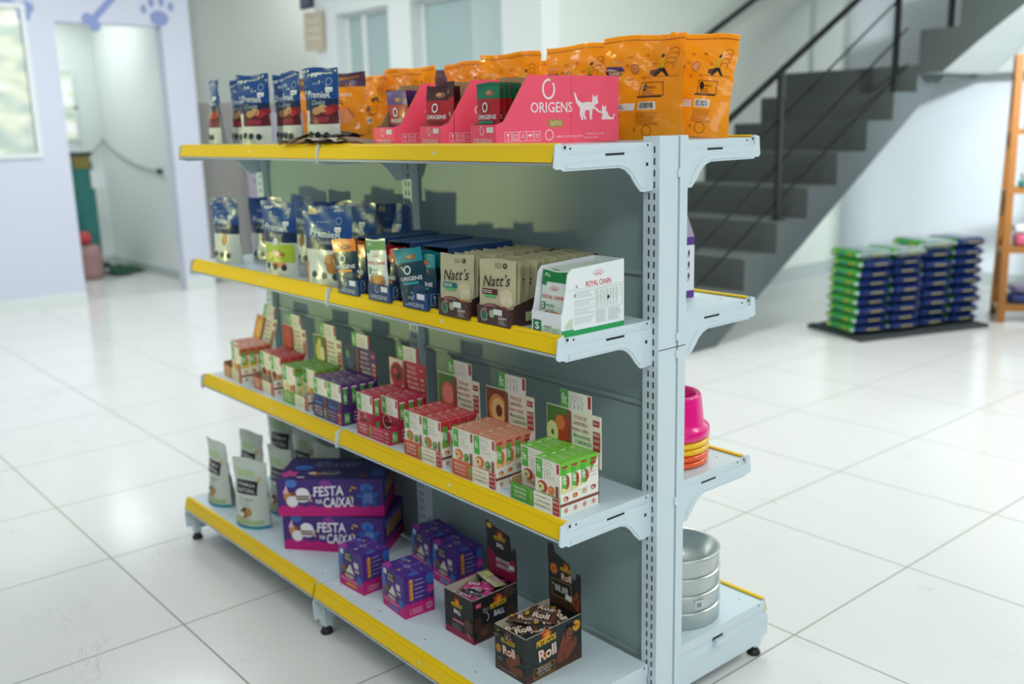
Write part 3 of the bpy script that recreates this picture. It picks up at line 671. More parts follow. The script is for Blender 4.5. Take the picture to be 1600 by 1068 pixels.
def d_bag(s, w, h):
    F = w/2
    s.rect(-F*1, h*.945, F, h*.955, '#b35a05', 1); s.text('Baixaria', -F*.62, h*.765, w*.16, h*.025, '#e9d9c0', 2, 0, .01)
    s.poly([(-F*.98, h*.66), (-F*.92, h*.72), (-F*.5, h*.715), (-F*.42, h*.675), (-F*.52, h*.62), (-F*.85, h*.60)], '#4d2b6b', 2); s.text('PEQUENO', -F*.70, h*.685, w*.22, h*.026, '#efe6f2', 3, 0, .01); s.text('PORTE', -F*.70, h*.645, w*.15, h*.024, '#efe6f2', 3, 0, .01)
    s.ell(-F*.10, h*.68, w*.055, h*.045, '#e79a62', 2); s.ring(-F*.10, h*.68, w*.06, h*.05, .0015, '#b55a20', 3, 10)
    for dx_, dy_ in ((-.3, .78), (.08, .79), (-.38, .70), (-.28, .57), (.06, .58), (.28, .70)): s.lines(F*dx_, h*dy_, F*(dx_+.16), h*(dy_+.03), 2, '#8a5410', 2)
    # a sketched walker with a dog and trees
    s.ell(F*.58, h*.79, w*.018, h*.018, '#3a2a12', 3); s.poly([(F*.50, h*.76), (F*.62, h*.77), (F*.60, h*.68), (F*.46, h*.68)], '#e8b21a', 3); s.poly([(F*.46, h*.68), (F*.60, h*.68), (F*.70, h*.60), (F*.64, h*.60), (F*.54, h*.65), (F*.44, h*.60), (F*.38, h*.60)], '#1d1a14', 3)
    s.poly([(F*.28, h*.66), (F*.44, h*.67), (F*.44, h*.61), (F*.30, h*.62)], '#5c3a14', 3)
    for k in range(4): s.ring(F*(.72+.02*k), h*(.70+.045*k), w*.055, h*.03, .0012, '#6b4410', 3, 8, -60, 200)
    s.rect(F*.2, h*.598, F*.9, h*.602, '#6b4410', 3)
    s.frame(F*.05, h*.42, F*.62, h*.55, .0015, '#4a2c0c', 3); s.ell(F*.18, h*.50, .006, .009, '#1d1a14', 4); s.text('FABRICA', F*.34, h*.50, w*.13, h*.025, '#3a2208', 3, 0, .01); s.lines(F*.12, h*.43, F*.45, h*.475, 3, '#6b4410', 3); s.rect(F*.0, h*.405, F*.58, h*.418, '#2a1a08', 3)
    s.rect(-F*.78, h*.285, -F*.05, h*.355, '#efe9e6', 3); s.lines(-F*.55, h*.30, -F*.3, h*.345, 3, '#8a8480', 4)
    s.rect(F*.05, h*.29, F*.46, h*.365, '#f0ece0', 3)
    x = F*.09; rr_ = random.Random(5)
    while x < F*.42: q = rr_.uniform(.0008, .0022); s.rect(x, h*.30, x+q, h*.358, '#22201c', 4); x += q+rr_.uniform(.0008, .0018)
    s.lines(F*.0, h*.14, F*.55, h*.27, 7, '#8a4f08', 2, .3, 3); s.ring(F*.28, h*.09, .013, .014, .0015, '#7a460a', 3, 8); s.lines(-F*.85, h*.40, -F*.55, h*.46, 3, '#8a4f08', 2)
    s.lines(-F*.85, h*.04, -F*.4, h*.26, 10, '#8a4f08', 2, .3, 7); s.text('40', -F*.0, h*.10, w*.05, h*.03, '#7a460a', 3, R(90))
def d_bagfront(s, w, h):
    F = w/2; s.rect(-F, h*.80, F, h, foil('#573355'), 1); s.text('Baixaria', 0, h*.70, w*.5, h*.06, '#f0e2d0', 2, 0, .01)
    s.ell(F*.2, h*.4, w*.22, h*.12, '#e8894a', 2); s.ell(-F*.3, h*.3, w*.14, h*.08, '#5a3070', 2); s.lines(-F*.6, h*.55, F*.5, h*.62, 2, '#7a3c10', 2)

CACHE = {}
def proto(key, fn):
    """first call builds the mesh, later calls share its data"""
    if key not in CACHE:
        CACHE[key] = fn()
    return CACHE[key]
def place(key, fn, name, loc, rot=(0, 0, 0), label='', cat='', group=None):
    if key not in CACHE:
        o = fn().build(name); CACHE[key] = o; o.name = name
    else:
        o = CACHE[key].copy(); COL.objects.link(o)
    o.location = loc; o.rotation_euler = rot; return tag(o, label, cat, group)

# ---------- premier treat pouches, third shelf from the floor
Z3 = SHZ[3]
pm = lambda kind, w, h, sd, curl=0.: (lambda: pouch_mesh(w, h, .06, '#cfd6cf', d_premier(kind), sd, curl, 1.1, '#b9c2c4', narrow=.12))
G3 = 'blue and white treat pouches on the second shelf from the top'
place('pA', pm('bone', .145, .215, 1, -.03), 'treat_pouch', (-1.685, -.255, Z3), (0, 0, R(12)), 'blue-topped white treat pouch with a yellow stick picture, farthest left on the second shelf down', 'treat pouch', G3)
place('pB', pm('stick', .165, .215, 2, .02), 'treat_pouch', (-1.575, -.165, Z3), (0, 0, R(14)), 'blue and white treat pouch with a dark brown stick picture, second from left', 'treat pouch', G3)
place('pC', pm('fruit', .150, .222, 3, -.02), 'treat_pouch', (-1.265, -.275, Z3), (0, 0, R(14)), 'treat pouch with green and red food picture standing forward on the second shelf down', 'treat pouch', G3)
place('pC2', pm('fruit', .155, .215, 4, .02), 'treat_pouch', (-1.215, -.165, Z3), (0, 0, R(6)), 'crumpled treat pouch half hidden just right of the green-picture pouch', 'treat pouch', G3)
place('pD', pm('stick', .14, .225, 8, .02), 'treat_pouch', (-1.40, -.12, Z3), (0, 0, R(4)), 'treat pouch of which only the blue top shows behind the green-picture pouch', 'treat pouch', G3)
place('pE', pm('cookie', .185, .222, 5, -.02), 'treat_pouch', (-.985, -.272, Z3), (0, 0, R(16)), 'blue and white cookie treat pouch beside the first navy display box', 'treat pouch', G3)
place('pE2', pm('cookie', .190, .222, 6, .02), 'treat_pouch', (-1.06, -.145, Z3), (0, 0, R(10)), 'blue treat pouch standing right behind the cookie pouch', 'treat pouch', G3)
place('pF', pm('cookie', .165, .215, 7, .0), 'treat_pouch', (-.955, -.078, Z3), (0, 0, R(2)), 'shaded blue treat pouch against the back panel behind the navy boxes', 'treat pouch', G3)

# ---------- top shelf, berry pouches
Z4 = SHZ[4]; G4 = 'blue treat pouches at the left end of the top shelf'
tb = lambda w, sd, curl=0.: (lambda: pouch_mesh(w, .205, .055, '#d5dad0', d_premier('berry'), sd, curl, 1.1, '#b9c2c4', narrow=.15))
place('tA', tb(.12, 11), 'treat_pouch', (-1.655, -.27, Z4), (0, 0, R(-12)), 'slim blue treat pouch seen edge-on, farthest left on the top shelf', 'treat pouch', G4)
place('tB', tb(.11, 12, .03), 'treat_pouch', (-1.585, -.215, Z4), (0, 0, R(8)), 'blue berry treat pouch second from the left on the top shelf, partly covered', 'treat pouch', G4)
place('tC', tb(.122, 13, -.02), 'treat_pouch', (-1.345, -.285, Z4), (0, 0, R(22)), 'blue berry treat pouch facing forward, the clearest on the top shelf left end', 'treat pouch', G4)
place('tD', tb(.10, 14), 'treat_pouch', (-1.300, -.205, Z4), (0, 0, R(18)), 'blue berry treat pouch just right of the clearest one, leaning back', 'treat pouch', G4)
place('tE', tb(.10, 15, .02), 'treat_pouch', (-1.175, -.255, Z4), (0, 0, R(2)), 'blue berry treat pouch with a pinched top behind the flattened brown carton', 'treat pouch', G4)
place('tF', tb(.122, 16, -.01), 'treat_pouch', (-.99, -.262, Z4), (0, 0, R(20)), 'blue berry treat pouch nearest the open red display box', 'treat pouch', G4)

# ---------- orange bags, back half of the top shelf
bg = lambda w, h, sd, curl, dr=d_bag: (lambda: pouch_mesh(w, h, .085, '#ffbe34', dr, sd, curl, 3.0, '#ffbe34', film_t, narrow=.10))
GB = 'orange pet treat bags on the top shelf'
def bag(key, w, h, sd, curl, x, y, rz, label, dr=d_bag, ry=0): place(key, bg(w, h, sd, curl, dr), 'orange_bag', (x, y, Z4+abs(ry)*.0012), (0, R(ry), R(rz)), label, 'bag', GB)
bag('bA', .225, .240, 21, -.02, -.205, .155, 9, 'large orange bag with a barcode right beside the last red box on the top shelf')
bag('bB', .165, .232, 22, .0, -.118, .235, 22, 'large crinkled orange bag at the right end of the top shelf', ry=6)
bag('bC', .215, .236, 23, .02, -.445, .165, 4, 'orange bag behind the right end of the last red box, beside the largest bag')
bag('bD', .195, .232, 24, -.05, -.685, .150, 16, 'shiny crinkled orange bag leaning with a pointed top corner, behind the last red box')
bag('bE', .200, .222, 25, .03, -.880, .150, 0, 'orange bag with a rounded glossy top behind the middle red box')
bag('bF', .250, .222, 26, .0, -1.17, .150, 4, 'wide orange bag with a flat top behind the first red box')
bag('bG', .16, .205, 27, .04, -1.335, .12, 0, 'low shiny orange bag left of the wide flat-topped one')
bag('bH', .20, .214, 28, .0, -1.18, .252, 0, 'purple-topped orange bag standing behind the row of orange bags', d_bagfront)
bag('bI', .19, .222, 29, .0, -.86, .252, 0, 'orange bag in the rear row between two glossy bags', d_bag)
bag('bJ', .19, .212, 30, .0, -.60, .258, 0, 'orange bag in the rear row showing left of the largest bags', d_bag)
bag('bK', .160, .202, 31, -.03, -1.14, -.105, 24, 'crinkled orange bag with purple top, standing beside the open first red box', d_bagfront)
bag('bL', .12, .200, 32, .0, -1.385, -.10, 12, 'orange and purple bag showing between two blue pouches on the top shelf', d_bagfront)
bag('bM', .13, .20, 33, .0, -.99, .02, 0, 'small crinkled orange bag just left of the first red box', d_bag)

b = B(); kr = mat('#8f7860', .8, noise=.3, nscale=20)
def g(u, v): return (-.17+.34*u+.01*math.sin(9*v), -.07+.12*v, .006+.012*abs(math.sin(5*u+2*v))+.006*math.sin(23*u))
b.grid(g, 16, 6, kr); b.grid(lambda u, v: (g(u, v)[0], g(u, v)[1], g(u, v)[2]-.004), 16, 6, KRAFT)
b.grid(lambda u, v: (-.12+.2*u, -.05+.10*v+.02*u, .020+.014*abs(math.sin(4*u+3))+.004*math.sin(20*v)), 10, 5, mat('#3b3026', .7))
b.grid(lambda u, v: (-.05+.2*u, -.085+.05*v, .012+.010*abs(math.sin(7*u))), 10, 4, mat('#c4b8a6', .8))
tag(b.build('flattened_carton', None, (-.955, -.255, Z4), R(4)), 'flattened brown cardboard carton with torn edges lying on the top shelf', 'carton')

# ---------- display boxes (diagonal-cut trays)
def tray(w, D, H, lip, dg, outer, inner=KRAFT, closed_top=False, art=None, name='display_box', yb=None):
    """front at y=0, right side at x=0, going back to y=D; dg=(y,z) points of the sloping side edge"""
    b = B(); t = .0025; o_ = ink(outer)
    b.box(-w, 0, 0, t, 0, lip, o_); b.poly([(-w+t, t+.0002, 0), (-t, t+.0002, 0), (-t, t+.0002, lip), (-w+t, t+.0002, lip)], inner)
    side = [(t, 0), (D, 0), (D, H)] + dg + [(t, lip)]
    b.prism(side, -t, t, 0, o_, inner); b.prism(side, -w+t, -t, 0, o_, inner)
    b.prism([(x, z) for x, z in [(-w+t, 0), (-t, 0), (-t, H), (-w+t, H)]], D-t, t, 1, inner)
    b.box(-w+t, -t, t, D-t, 0, .002, inner)
    # raw corrugated edge
    pts = [(t, lip)] + dg[::-1] + [(D, H)]
    for xx in (-t, -w): 
        for p, q in zip(pts, pts[1:]): b.poly([(xx, p[0], p[1]+.0004), (xx+t, p[0], p[1]+.0004), (xx+t, q[0], q[1]+.0004), (xx, q[0], q[1]+.0004)], inner)
    if closed_top:
        y0 = dg[0][0]; b.box(-w, 0, y0, D, H, H+t, o_)
    if art: art(b, w, D, H, lip)
    return b
def icons(s, x, y, q, n, c):
    for k in range(n):
        x0 = x+k*(q*1.08); s.frame(x0, y, x0+q, y+q*1.15, q*.05, c, 1); cx, cy = x0+q/2, y+q*.57
        if k % 5 == 0: s.poly([(cx-q*.2, cy+q*.35), (cx+q*.2, cy+q*.35), (cx+q*.04, cy), (cx-q*.04, cy)], c); s.rect(cx-q*.03, cy-q*.3, cx+q*.03, cy, c); s.rect(cx-q*.18, cy-q*.35, cx+q*.18, cy-q*.28, c)
        elif k % 5 == 1:
            for e in (-.2, .2): s.rect(cx+q*e-q*.04, cy-q*.25, cx+q*e+q*.04, cy+q*.2, c); s.poly([(cx+q*e-q*.12, cy+q*.15), (cx+q*e+q*.12, cy+q*.15), (cx+q*e, cy+q*.38)], c)
            s.rect(cx-q*.35, cy-q*.38, cx+q*.35, cy-q*.30, c)
        elif k % 5 == 2: s.ring(cx, cy, q*.28, q*.28, q*.09, c, 1, 3, 90, 450)
        elif k % 5 == 3: s.poly([(cx+q*.32*math.cos(R(a)), cy+q*.28*math.sin(R(a))) for a in range(0, 181, 20)], c); s.rect(cx-q*.03, cy-q*.35, cx+q*.03, cy, c)
        else: s.ring(cx, cy-q*.05, q*.22, q*.22, q*.06, c, 1, 8); s.rect(cx-q*.35, cy+q*.2, cx+q*.35, cy+q*.26, c)
def ring_logo(s, cx, cy, q, c='#f4ecec'):
    s.ring(cx, cy, q*.5, q*.62, q*.13, c, 1, 22, 65, 400); s.ell(cx+q*.2, cy+q*.58, q*.09, q*.12, '#c9962c', 2)
def a_red(full):
    def art(b, w, D, H, lip):
        s = front(b, -w, 0, 0); ring_logo(s, w*.45, lip*.72, .016, '#f0d9cf'); s.text('ORIGENS', w*.48, lip*.24, w*.72, lip*.22, '#f0d9cf', 2, 0, .01); s.rect(w*.64, lip*.62, w*.90, lip*.88, '#e6e6e2', 2)
        s = right(b, 0, 0, 0); W_ = '#f6e6e8'
        ring_logo(s, .142, H*.80, .036, W_); s.text('ORIGENS', .150, H*.535, .116, H*.155, W_, 1, 0, .012)
        s.rect(.140, H*.245, .180, H*.355, '#a8963c', 1); s.text('GATOS', .160, H*.30, .030, H*.07, '#efe3b0', 2, 0, .01)
        icons(s, .022, H*.05, .0180, 5, W_); s.ring(.142, H*.13, .012, .012, .002, W_, 1, 14); s.text('IMPERATIVOS COM AROMA DE FRANGO', .200, H*.10, .075, H*.03, W_, 1)
        s.text('CONTÉM 18 unidades de 85g', .272, H*.13, .055, H*.032, W_, 1); s.text('Peso líquido 1,53kg', .262, H*.07, .040, H*.032, W_, 1)
        s.rect(.2045, 0, .2052, H*.98, '#a8324a', 1)
        X = lambda pts, ox, oy, q: [(ox+x*q, oy+y*q) for x, y in pts]
        # adult cat: body, head, legs, tail as overlapping white shapes
        q, ox, oy = .060, .212, H*.34
        s.poly(X([(.28, .45), (.40, .62), (.72, .66), (.98, .60), (1.02, .40), (.80, .36), (.45, .34)], ox, oy, q), W_, 1)
        s.poly(X([(.28, .45), (.45, .60), (.20, .72), (.10, .95), (.02, 1.02), (.04, .86), (.12, .62)], ox, oy, q), W_, 1.2)
        s.poly(X([(.86, .55), (.90, .78), (.94, .95), (1.0, .84), (1.08, .84), (1.15, .94), (1.16, .74), (1.20, .62), (1.05, .54)], ox, oy, q), W_, 1.4)
        s.poly(X([(.30, .50), (.46, .45), (.40, .22), (.46, 0), (.36, 0), (.28, .22)], ox, oy, q), W_, 1.6); s.poly(X([(.40, .45), (.56, .42), (.52, .2), (.60, .02), (.52, 0), (.42, .2)], ox, oy, q), W_, 1.3)
        s.poly(X([(.74, .45), (.90, .45), (.86, 0), (.78, 0)], ox, oy, q), W_, 1.7); s.poly(X([(.9, .5), (1.02, .48), (1.22, .34), (1.30, .28), (1.26, .24), (1.10, .32)], ox, oy, q), W_, 1.8)
        s.poly(X([(1.35, 0), (1.40, .20), (1.48, .34), (1.62, .30), (1.74, .10), (1.90, .06), (1.98, .22), (2.02, .20), (1.94, 0)], ox, oy, q), W_, 1.4)
        s.poly(X([(1.38, .30), (1.36, .44), (1.42, .56), (1.46, .46), (1.54, .48), (1.60, .54), (1.58, .38), (1.52, .28)], ox, oy, q), W_, 1.6); s.poly(X([(1.44, .26), (1.34, .20), (1.28, .32), (1.32, .34), (1.36, .27), (1.46, .32)], ox, oy, q), W_, 1.8)
    return art
RED = '#ff5a76'
rx = [(-.617, -.285, 3, 'first', 'purple-topped', '#5a3a8c', 0), (-.425, -.285, 6, 'middle', 'dark brown-topped', '#47282a', 1), (-.222, -.290, 5.0, 'last', 'green-topped', '#1d7d5c', 2)]
for (x, y, rz, nm, tn, tc_, k) in rx:
    H = .146; w_, D_ = .098, .345
    dg = [(.085, H), (.020, .050)]
    bb = tray(w_, D_, H, .044, dg, RED, KRAFT, k < 2 and False, a_red(True)); 
    o = bb.build('display_box', None, (x, y, Z4), R(-rz)); tag(o, 'red display box with white lettering, %s of the three on the top shelf' % {'first': 'leftmost', 'middle': 'middle', 'last': 'rightmost'}[nm], 'display box', 'red display boxes on the top shelf')
    M = Matrix.Translation((x, y, Z4)) @ Matrix.Rotation(R(-rz), 4, 'Z')
    body = '#b5252b'
    spots = {0: [(.050, -8, .0), (.066, -6, 0), (.082, -5, 0)], 1: [(.016, 14, .004), (.034, 4, .010), (.052, -4, 0), (.066, -6, 0)], 2: [(.014, 3, .0), (.034, 0, 0), (.052, -4, 0), (.066, -6, 0), (.080, -6, 0)]}[k]
    for j, (yy, tilt, dz) in enumerate(spots):
        p = M @ Vector((-w_/2+(.010 if (k == 1 and j == 1) else 0), yy, .004+dz))
        place(('red', k), lambda tc_=tc_: pouch_mesh(.080, .128, .014, body, d_origens(body, tc_, ['#6a4a9a', '#7a1f1f', '#1d8a6c'][k]), 40+k, 0, .5, body), 'food_pouch', p, (R(-tilt*.5), 0, R(-rz+[6, 14, 4][k]*(j == 0))),
              'red food pouch with %s top, %s in the %s red box' % (tn.replace('-topped', ''), ['foremost', 'second', 'third', 'fourth', 'fifth'][j], {'first': 'leftmost', 'middle': 'middle', 'last': 'rightmost'}[nm]), 'food pouch', 'red food pouches in the red display boxes')

# ---------- navy display boxes, second shelf down
def a_navy(b, w, D, H, lip):
    s = front(b, -w, 0, 0); ring_logo(s, w*.40, lip*.72, .016, '#aab9c6'); s.text('ORIGENS', w*.48, lip*.24, w*.76, lip*.24, '#c3ced8', 2, 0, .01); s.rect(w*.60, lip*.60, w*.90, lip*.92, '#dfe4e6', 2)
    s = right(b, 0, 0, 0); icons(s, .010, .012, .024, 2, '#b9c6d4'); s.text('ORIGENS', .16, H*.5, .12, .02, '#dfe6ee', 1); ring_logo(s, .14, H*.8, .03, '#dfe6ee')
    s = top(b, -w, 0, H+.0025)
    s.rect(w-.004, .075, w-.001, D, '#aebccb', 1); s.rect(.001, .075, .003, D, '#6f87a3', 1)
NV = '#173f70'
navy = [(-.766, 'leftmost', '#17344d', '#e07a1c', '#e88a2c'), (-.615, 'middle', '#14263c', '#b3202c', '#c62f35'), (-.456, 'rightmost', '#0f3a4c', '#158a96', '#1f9aa8')]
for k, (x, nm, body, tc_, bd) in enumerate(navy):
    H = .142; w_ = .100 if k < 2 else .104; D_ = .268; y = -.322
    bb = tray(w_, D_, H, .042, [(.070, H), (.040, .075), (.012, .046)], NV, mat('#3d2c1e', .9), True, a_navy)
    o = bb.build('display_box', None, (x, y, Z3), 0); tag(o, 'navy blue display box with closed top, %s of the three on the second shelf down' % nm, 'display box', 'navy display boxes on the second shelf down')
    sp = [(.010, 14, .012, -.006), (.022, 5, 0, .012), (.036, 0, 0, .004), (.048, 0, 0, 0), (.060, 0, 0, 0)]
    for j, (yy, tw, dz, dx_) in enumerate(sp):
        cl = {0: 'navy food pouch with orange top', 1: 'dark food pouch with red top', 2: 'dark teal food pouch with turquoise top'}[k]
        if k == 1 and j == 0: 
            place('rcp', lambda: pouch_mesh(.078, .135, .012, '#dfe9df', d_royal, 51, 0, .4, '#dfe9df'), 'food_pouch', (x-w_/2-.012, y+yy, Z3+.020), (0, R(-3), R(6)), 'white and green food pouch standing up in the middle navy box', 'food pouch', 'food pouches in the navy boxes'); continue
        place(('nv', k), lambda: pouch_mesh(.086 if k != 2 else .088, .130, .016, body, d_origens(body, tc_, bd), 52+k, .0, .6, body), 'food_pouch', (x-w_/2+dx_, y+yy, Z3+.004+dz), (0, R([-6, -4, -10][k]*(j == 0)), R(tw)),
              '%s, %s, %s navy box' % (cl, ['foremost', 'second', 'third', 'fourth', 'rearmost visible'][j], nm), 'food pouch', 'food pouches in the navy boxes')

# ---------- natural pouches in brown trays
def a_brown(b, w, D, H, lip):
    s = front(b, -w, 0, 0); s.ell(w*.22, lip*.5, .012, .014, '#2f6b55', 1); s.ring(w*.22, lip*.5, .012, .014, .002, '#a9b39a', 2, 12); s.ell(w*.46, lip*.62, .009, .009, '#a6b78a', 1); s.rect(w*.52, lip*.60, w*.78, lip*.92, '#dfe2e0', 2)
    s.text('SEM', w*.78, lip*.45, w*.24, lip*.16, '#e6e0d6', 2, 0, .01); s.lines(w*.66, lip*.08, w*.92, lip*.34, 4, '#b9ada4', 2)
    s = right(b, 0, 0, 0); s.poly([(.006, .006), (.05, .006), (.11, .060), (.10, .066), (.012, .046)], '#3a2420', 1) ; s.poly([(.02, .034), (.075, .010), (.10, .052), (.09, .060)], '#9fbf7c', 2) if False else None
    s.ell(.085, .030, .014, .018, '#17241f', 2); s.ring(.085, .030, .014, .018, .002, '#c9d3bd', 3, 14); s.rect(.045, .010, .066, .030, '#b6c48f', 2)
for k, (x, y, dx_) in enumerate([(-.300, -.322, 'left'), (-.160, -.318, 'right')]):
    w_, D_, H = .112, .268, .135
    bb = tray(w_, D_, H, .040, [(.255, H), (.165, .060), (.010, .040)], '#4a302a', mat('#b7a487', .9), False, a_brown)
    tag(bb.build('display_box', None, (x, y, Z3), 0), 'dark brown open tray of beige pouches, %s of the two on the second shelf down' % dx_, 'display box', 'brown trays of beige pouches')
    for j in range(16):
        yy = .012+.0155*j; v = (j % 2)
        band, spot = (('#1f6f6a', '#d07a2c'), ('#5c2426', '#b03446'))[k]
        p = (x-w_/2+[.0, .004, -.003][j % 3], y+yy, Z3+.004+(.004 if j == 0 else 0))
        words = ['foremost', 'second', 'third', 'fourth', 'fifth', 'sixth', 'seventh', 'eighth', 'ninth', 'tenth', 'eleventh', 'twelfth', 'thirteenth', 'fourteenth', 'fifteenth', 'rearmost'][j]
        place(('nt', k, v), lambda: pouch_mesh(.102, .135, .018, '#bdb894', d_natts(band, spot), 60+k*2+v, 0, .5, '#a7a27f'), 'food_pouch', p, (R(-3), 0, R([5, 2, -2, 0][j % 4]+(6 if j == 0 else 0))),
              'beige pet food pouch, %s from the front in the %s brown tray' % (words, dx_), 'food pouch', 'beige pouches in the brown trays')

# ---------- white display box with red crown lettering
def a_white(b, w, D, H, lip):
    s = front(b, -w, 0, 0); s.rect(.004, .002, w*.33, lip*.62, '#1b7a42', 1); s.text('S', w*.19, lip*.36, .013, lip*.32, '#f2f6f2', 2, 0, .02); s.text('bar', w*.19, lip*.1, .016, lip*.10, '#f2f6f2', 2)
    s.rect(w*.33, 0, w*.98, lip*.38, '#b9d3b9', 1); s.text('mini', w*.55, lip*.40, w*.24, lip*.13, '#2c7a45', 2); s.text('adult', w*.53, lip*.26, w*.20, lip*.09, '#7fa387', 2); s.lines(w*.70, lip*.06, w*.92, lip*.32, 4, '#8aa892', 2)
    s = right(b, 0, 0, 0)
    s.rect(0, 0, D, .0105, '#1fa057', 1); s.rect(0, .0105, .034, .014, '#1fa057', 1); s.poly([(.010, .016), (.032, .016), (.032, .036), (.022, .034), (.013, .026)], '#c4d8c2', 1)
    crown(s, .108, H*.815, .034, '#c8242c', 1); s.text('ROYAL CANIN', .108, H*.715, .074, .0115, '#c8242c', 1, 0, .012)
    s.text('28', .044, H*.70, .005, .006, '#303838', 1); s.rect(.02, H*.655, D, H*.66, '#b9c4c0', 1)
    for i in range(4):
        y1 = H*(.62-.125*i); s.rect(.036, y1-.0006, .096, y1, '#7d8a86', 1); s.lines(.036, y1-.0135, .096, y1-.002, 4, '#aab7b2', 1, .22, i)
    s.rect(.099, H*.45, D-.006, H*.63, '#dfeae2', 1); s.frame(.099, H*.33, D-.006, H*.63, .0006, '#8fae9b', 2)
    for i in range(7): s.lines(.102+.0095*i, H*.35, .108+.0095*i, H*.60, 8, '#7f9a8c', 3, .25, i)
    s.ell(.136, H*.475, .0032, .0042, '#20282a', 4); s.lines(.099, H*.12, .133, H*.31, 11, '#8f9a96', 1, .25, 9); s.lines(.136, H*.12, D-.008, H*.31, 11, '#8f9a96', 1, .25, 12)
    s.text('R', .040, H*.57, .004, .006, '#303838', 2)
WB = '#e9eff0'
bb = tray(.090, .185, .144, .048, [(.030, .138), (.020, .128), (.006, .060)], WB, mat('#dfe6e8', .7), False, a_white)
tag(bb.build('display_box', None, (-.0085, -.309, Z3), 0), 'white display box with red crown lettering and green base stripe at the shelf end', 'display box')
for j in range(11):
    words = ['foremost', 'second', 'third', 'fourth', 'fifth', 'sixth', 'seventh', 'eighth', 'ninth', 'tenth', 'rearmost'][j]
    if j == 0: place('rcq', lambda: pouch_mesh(.080, .130, .010, '#dfe9df', d_royal, 55, 0, .3, '#dfe9df'), 'food_pouch', (-.0535, -.292, Z3+.004), (R(-6), 0, 0), 'white and green food pouch, foremost in the white display box', 'food pouch', 'food pouches in the white box')
    else: place('rcr', lambda: pouch_mesh(.080, .130, .010, '#dfe9df', d_royal, 56, 0, .3, '#dfe9df'), 'food_pouch', (-.0535, -.288+.0145*j, Z3+.004), (R(-5), 0, 0), 'white and green food pouch, %s from the front in the white display box' % words, 'food pouch', 'food pouches in the white box')

# ---------- cartons of sticks in trays, middle shelf
Z2 = SHZ[2]
FL = {  # main colour, fruit colours, carton words
 'apple': ('#6cc02c', '#b8342a', '#d9dc9a', 'green apple', ('MAÇÃ,', 'CENOURA', 'E QUINOA'), '#4ea23a', '#f2f4e4'),
 'peach': ('#d98a6a', '#d97a36', '#f0c088', 'salmon peach', ('PÊSSEGO,', 'BRÓCOLIS E', 'GRÃO DE BICO'), '#d5603a', '#f2ecd8'),
 'guava': ('#cc2f38', '#d8604a', '#7fae4a', 'red guava', ('GOIABA,', 'COUVE &', 'ERVILHA'), '#cf5236', '#f2ecd8'),
 'cherry': ('#c2244a', '#8a1626', '#d84258', 'crimson pomegranate', ('ROMÃ,', 'BETERRABA', 'E LINHAÇA'), '#c62a48', '#c9385a'),
 'plum': ('#4f2570', '#2c3f80', '#1f2c58', 'purple blueberry', ('MIRTILO,', 'BATATA', 'E CHIA'), '#4f2a6a', '#55306f'),
 'pear': ('#5fa02e', '#d8cf7a', '#e8e0a4', 'green pear', ('PERA,', 'ESPINAFRE', 'E AVEIA'), '#6aa83a', '#f0eedc'),
 'berry': ('#c83a44', '#a83038', '#5c3a30', 'red strawberry', ('MORANGO,', 'AVEIA', 'E MEL'), '#c8584a', '#f2ecd8'),
 'orange': ('#c96a3a', '#e09a2c', '#e8c84a', 'orange mango', ('MANGA,', 'ABÓBORA', 'E AVEIA'), '#d98a3a', '#efe2c4'),
}
CW, CD, CH = .0795, .0285, .118
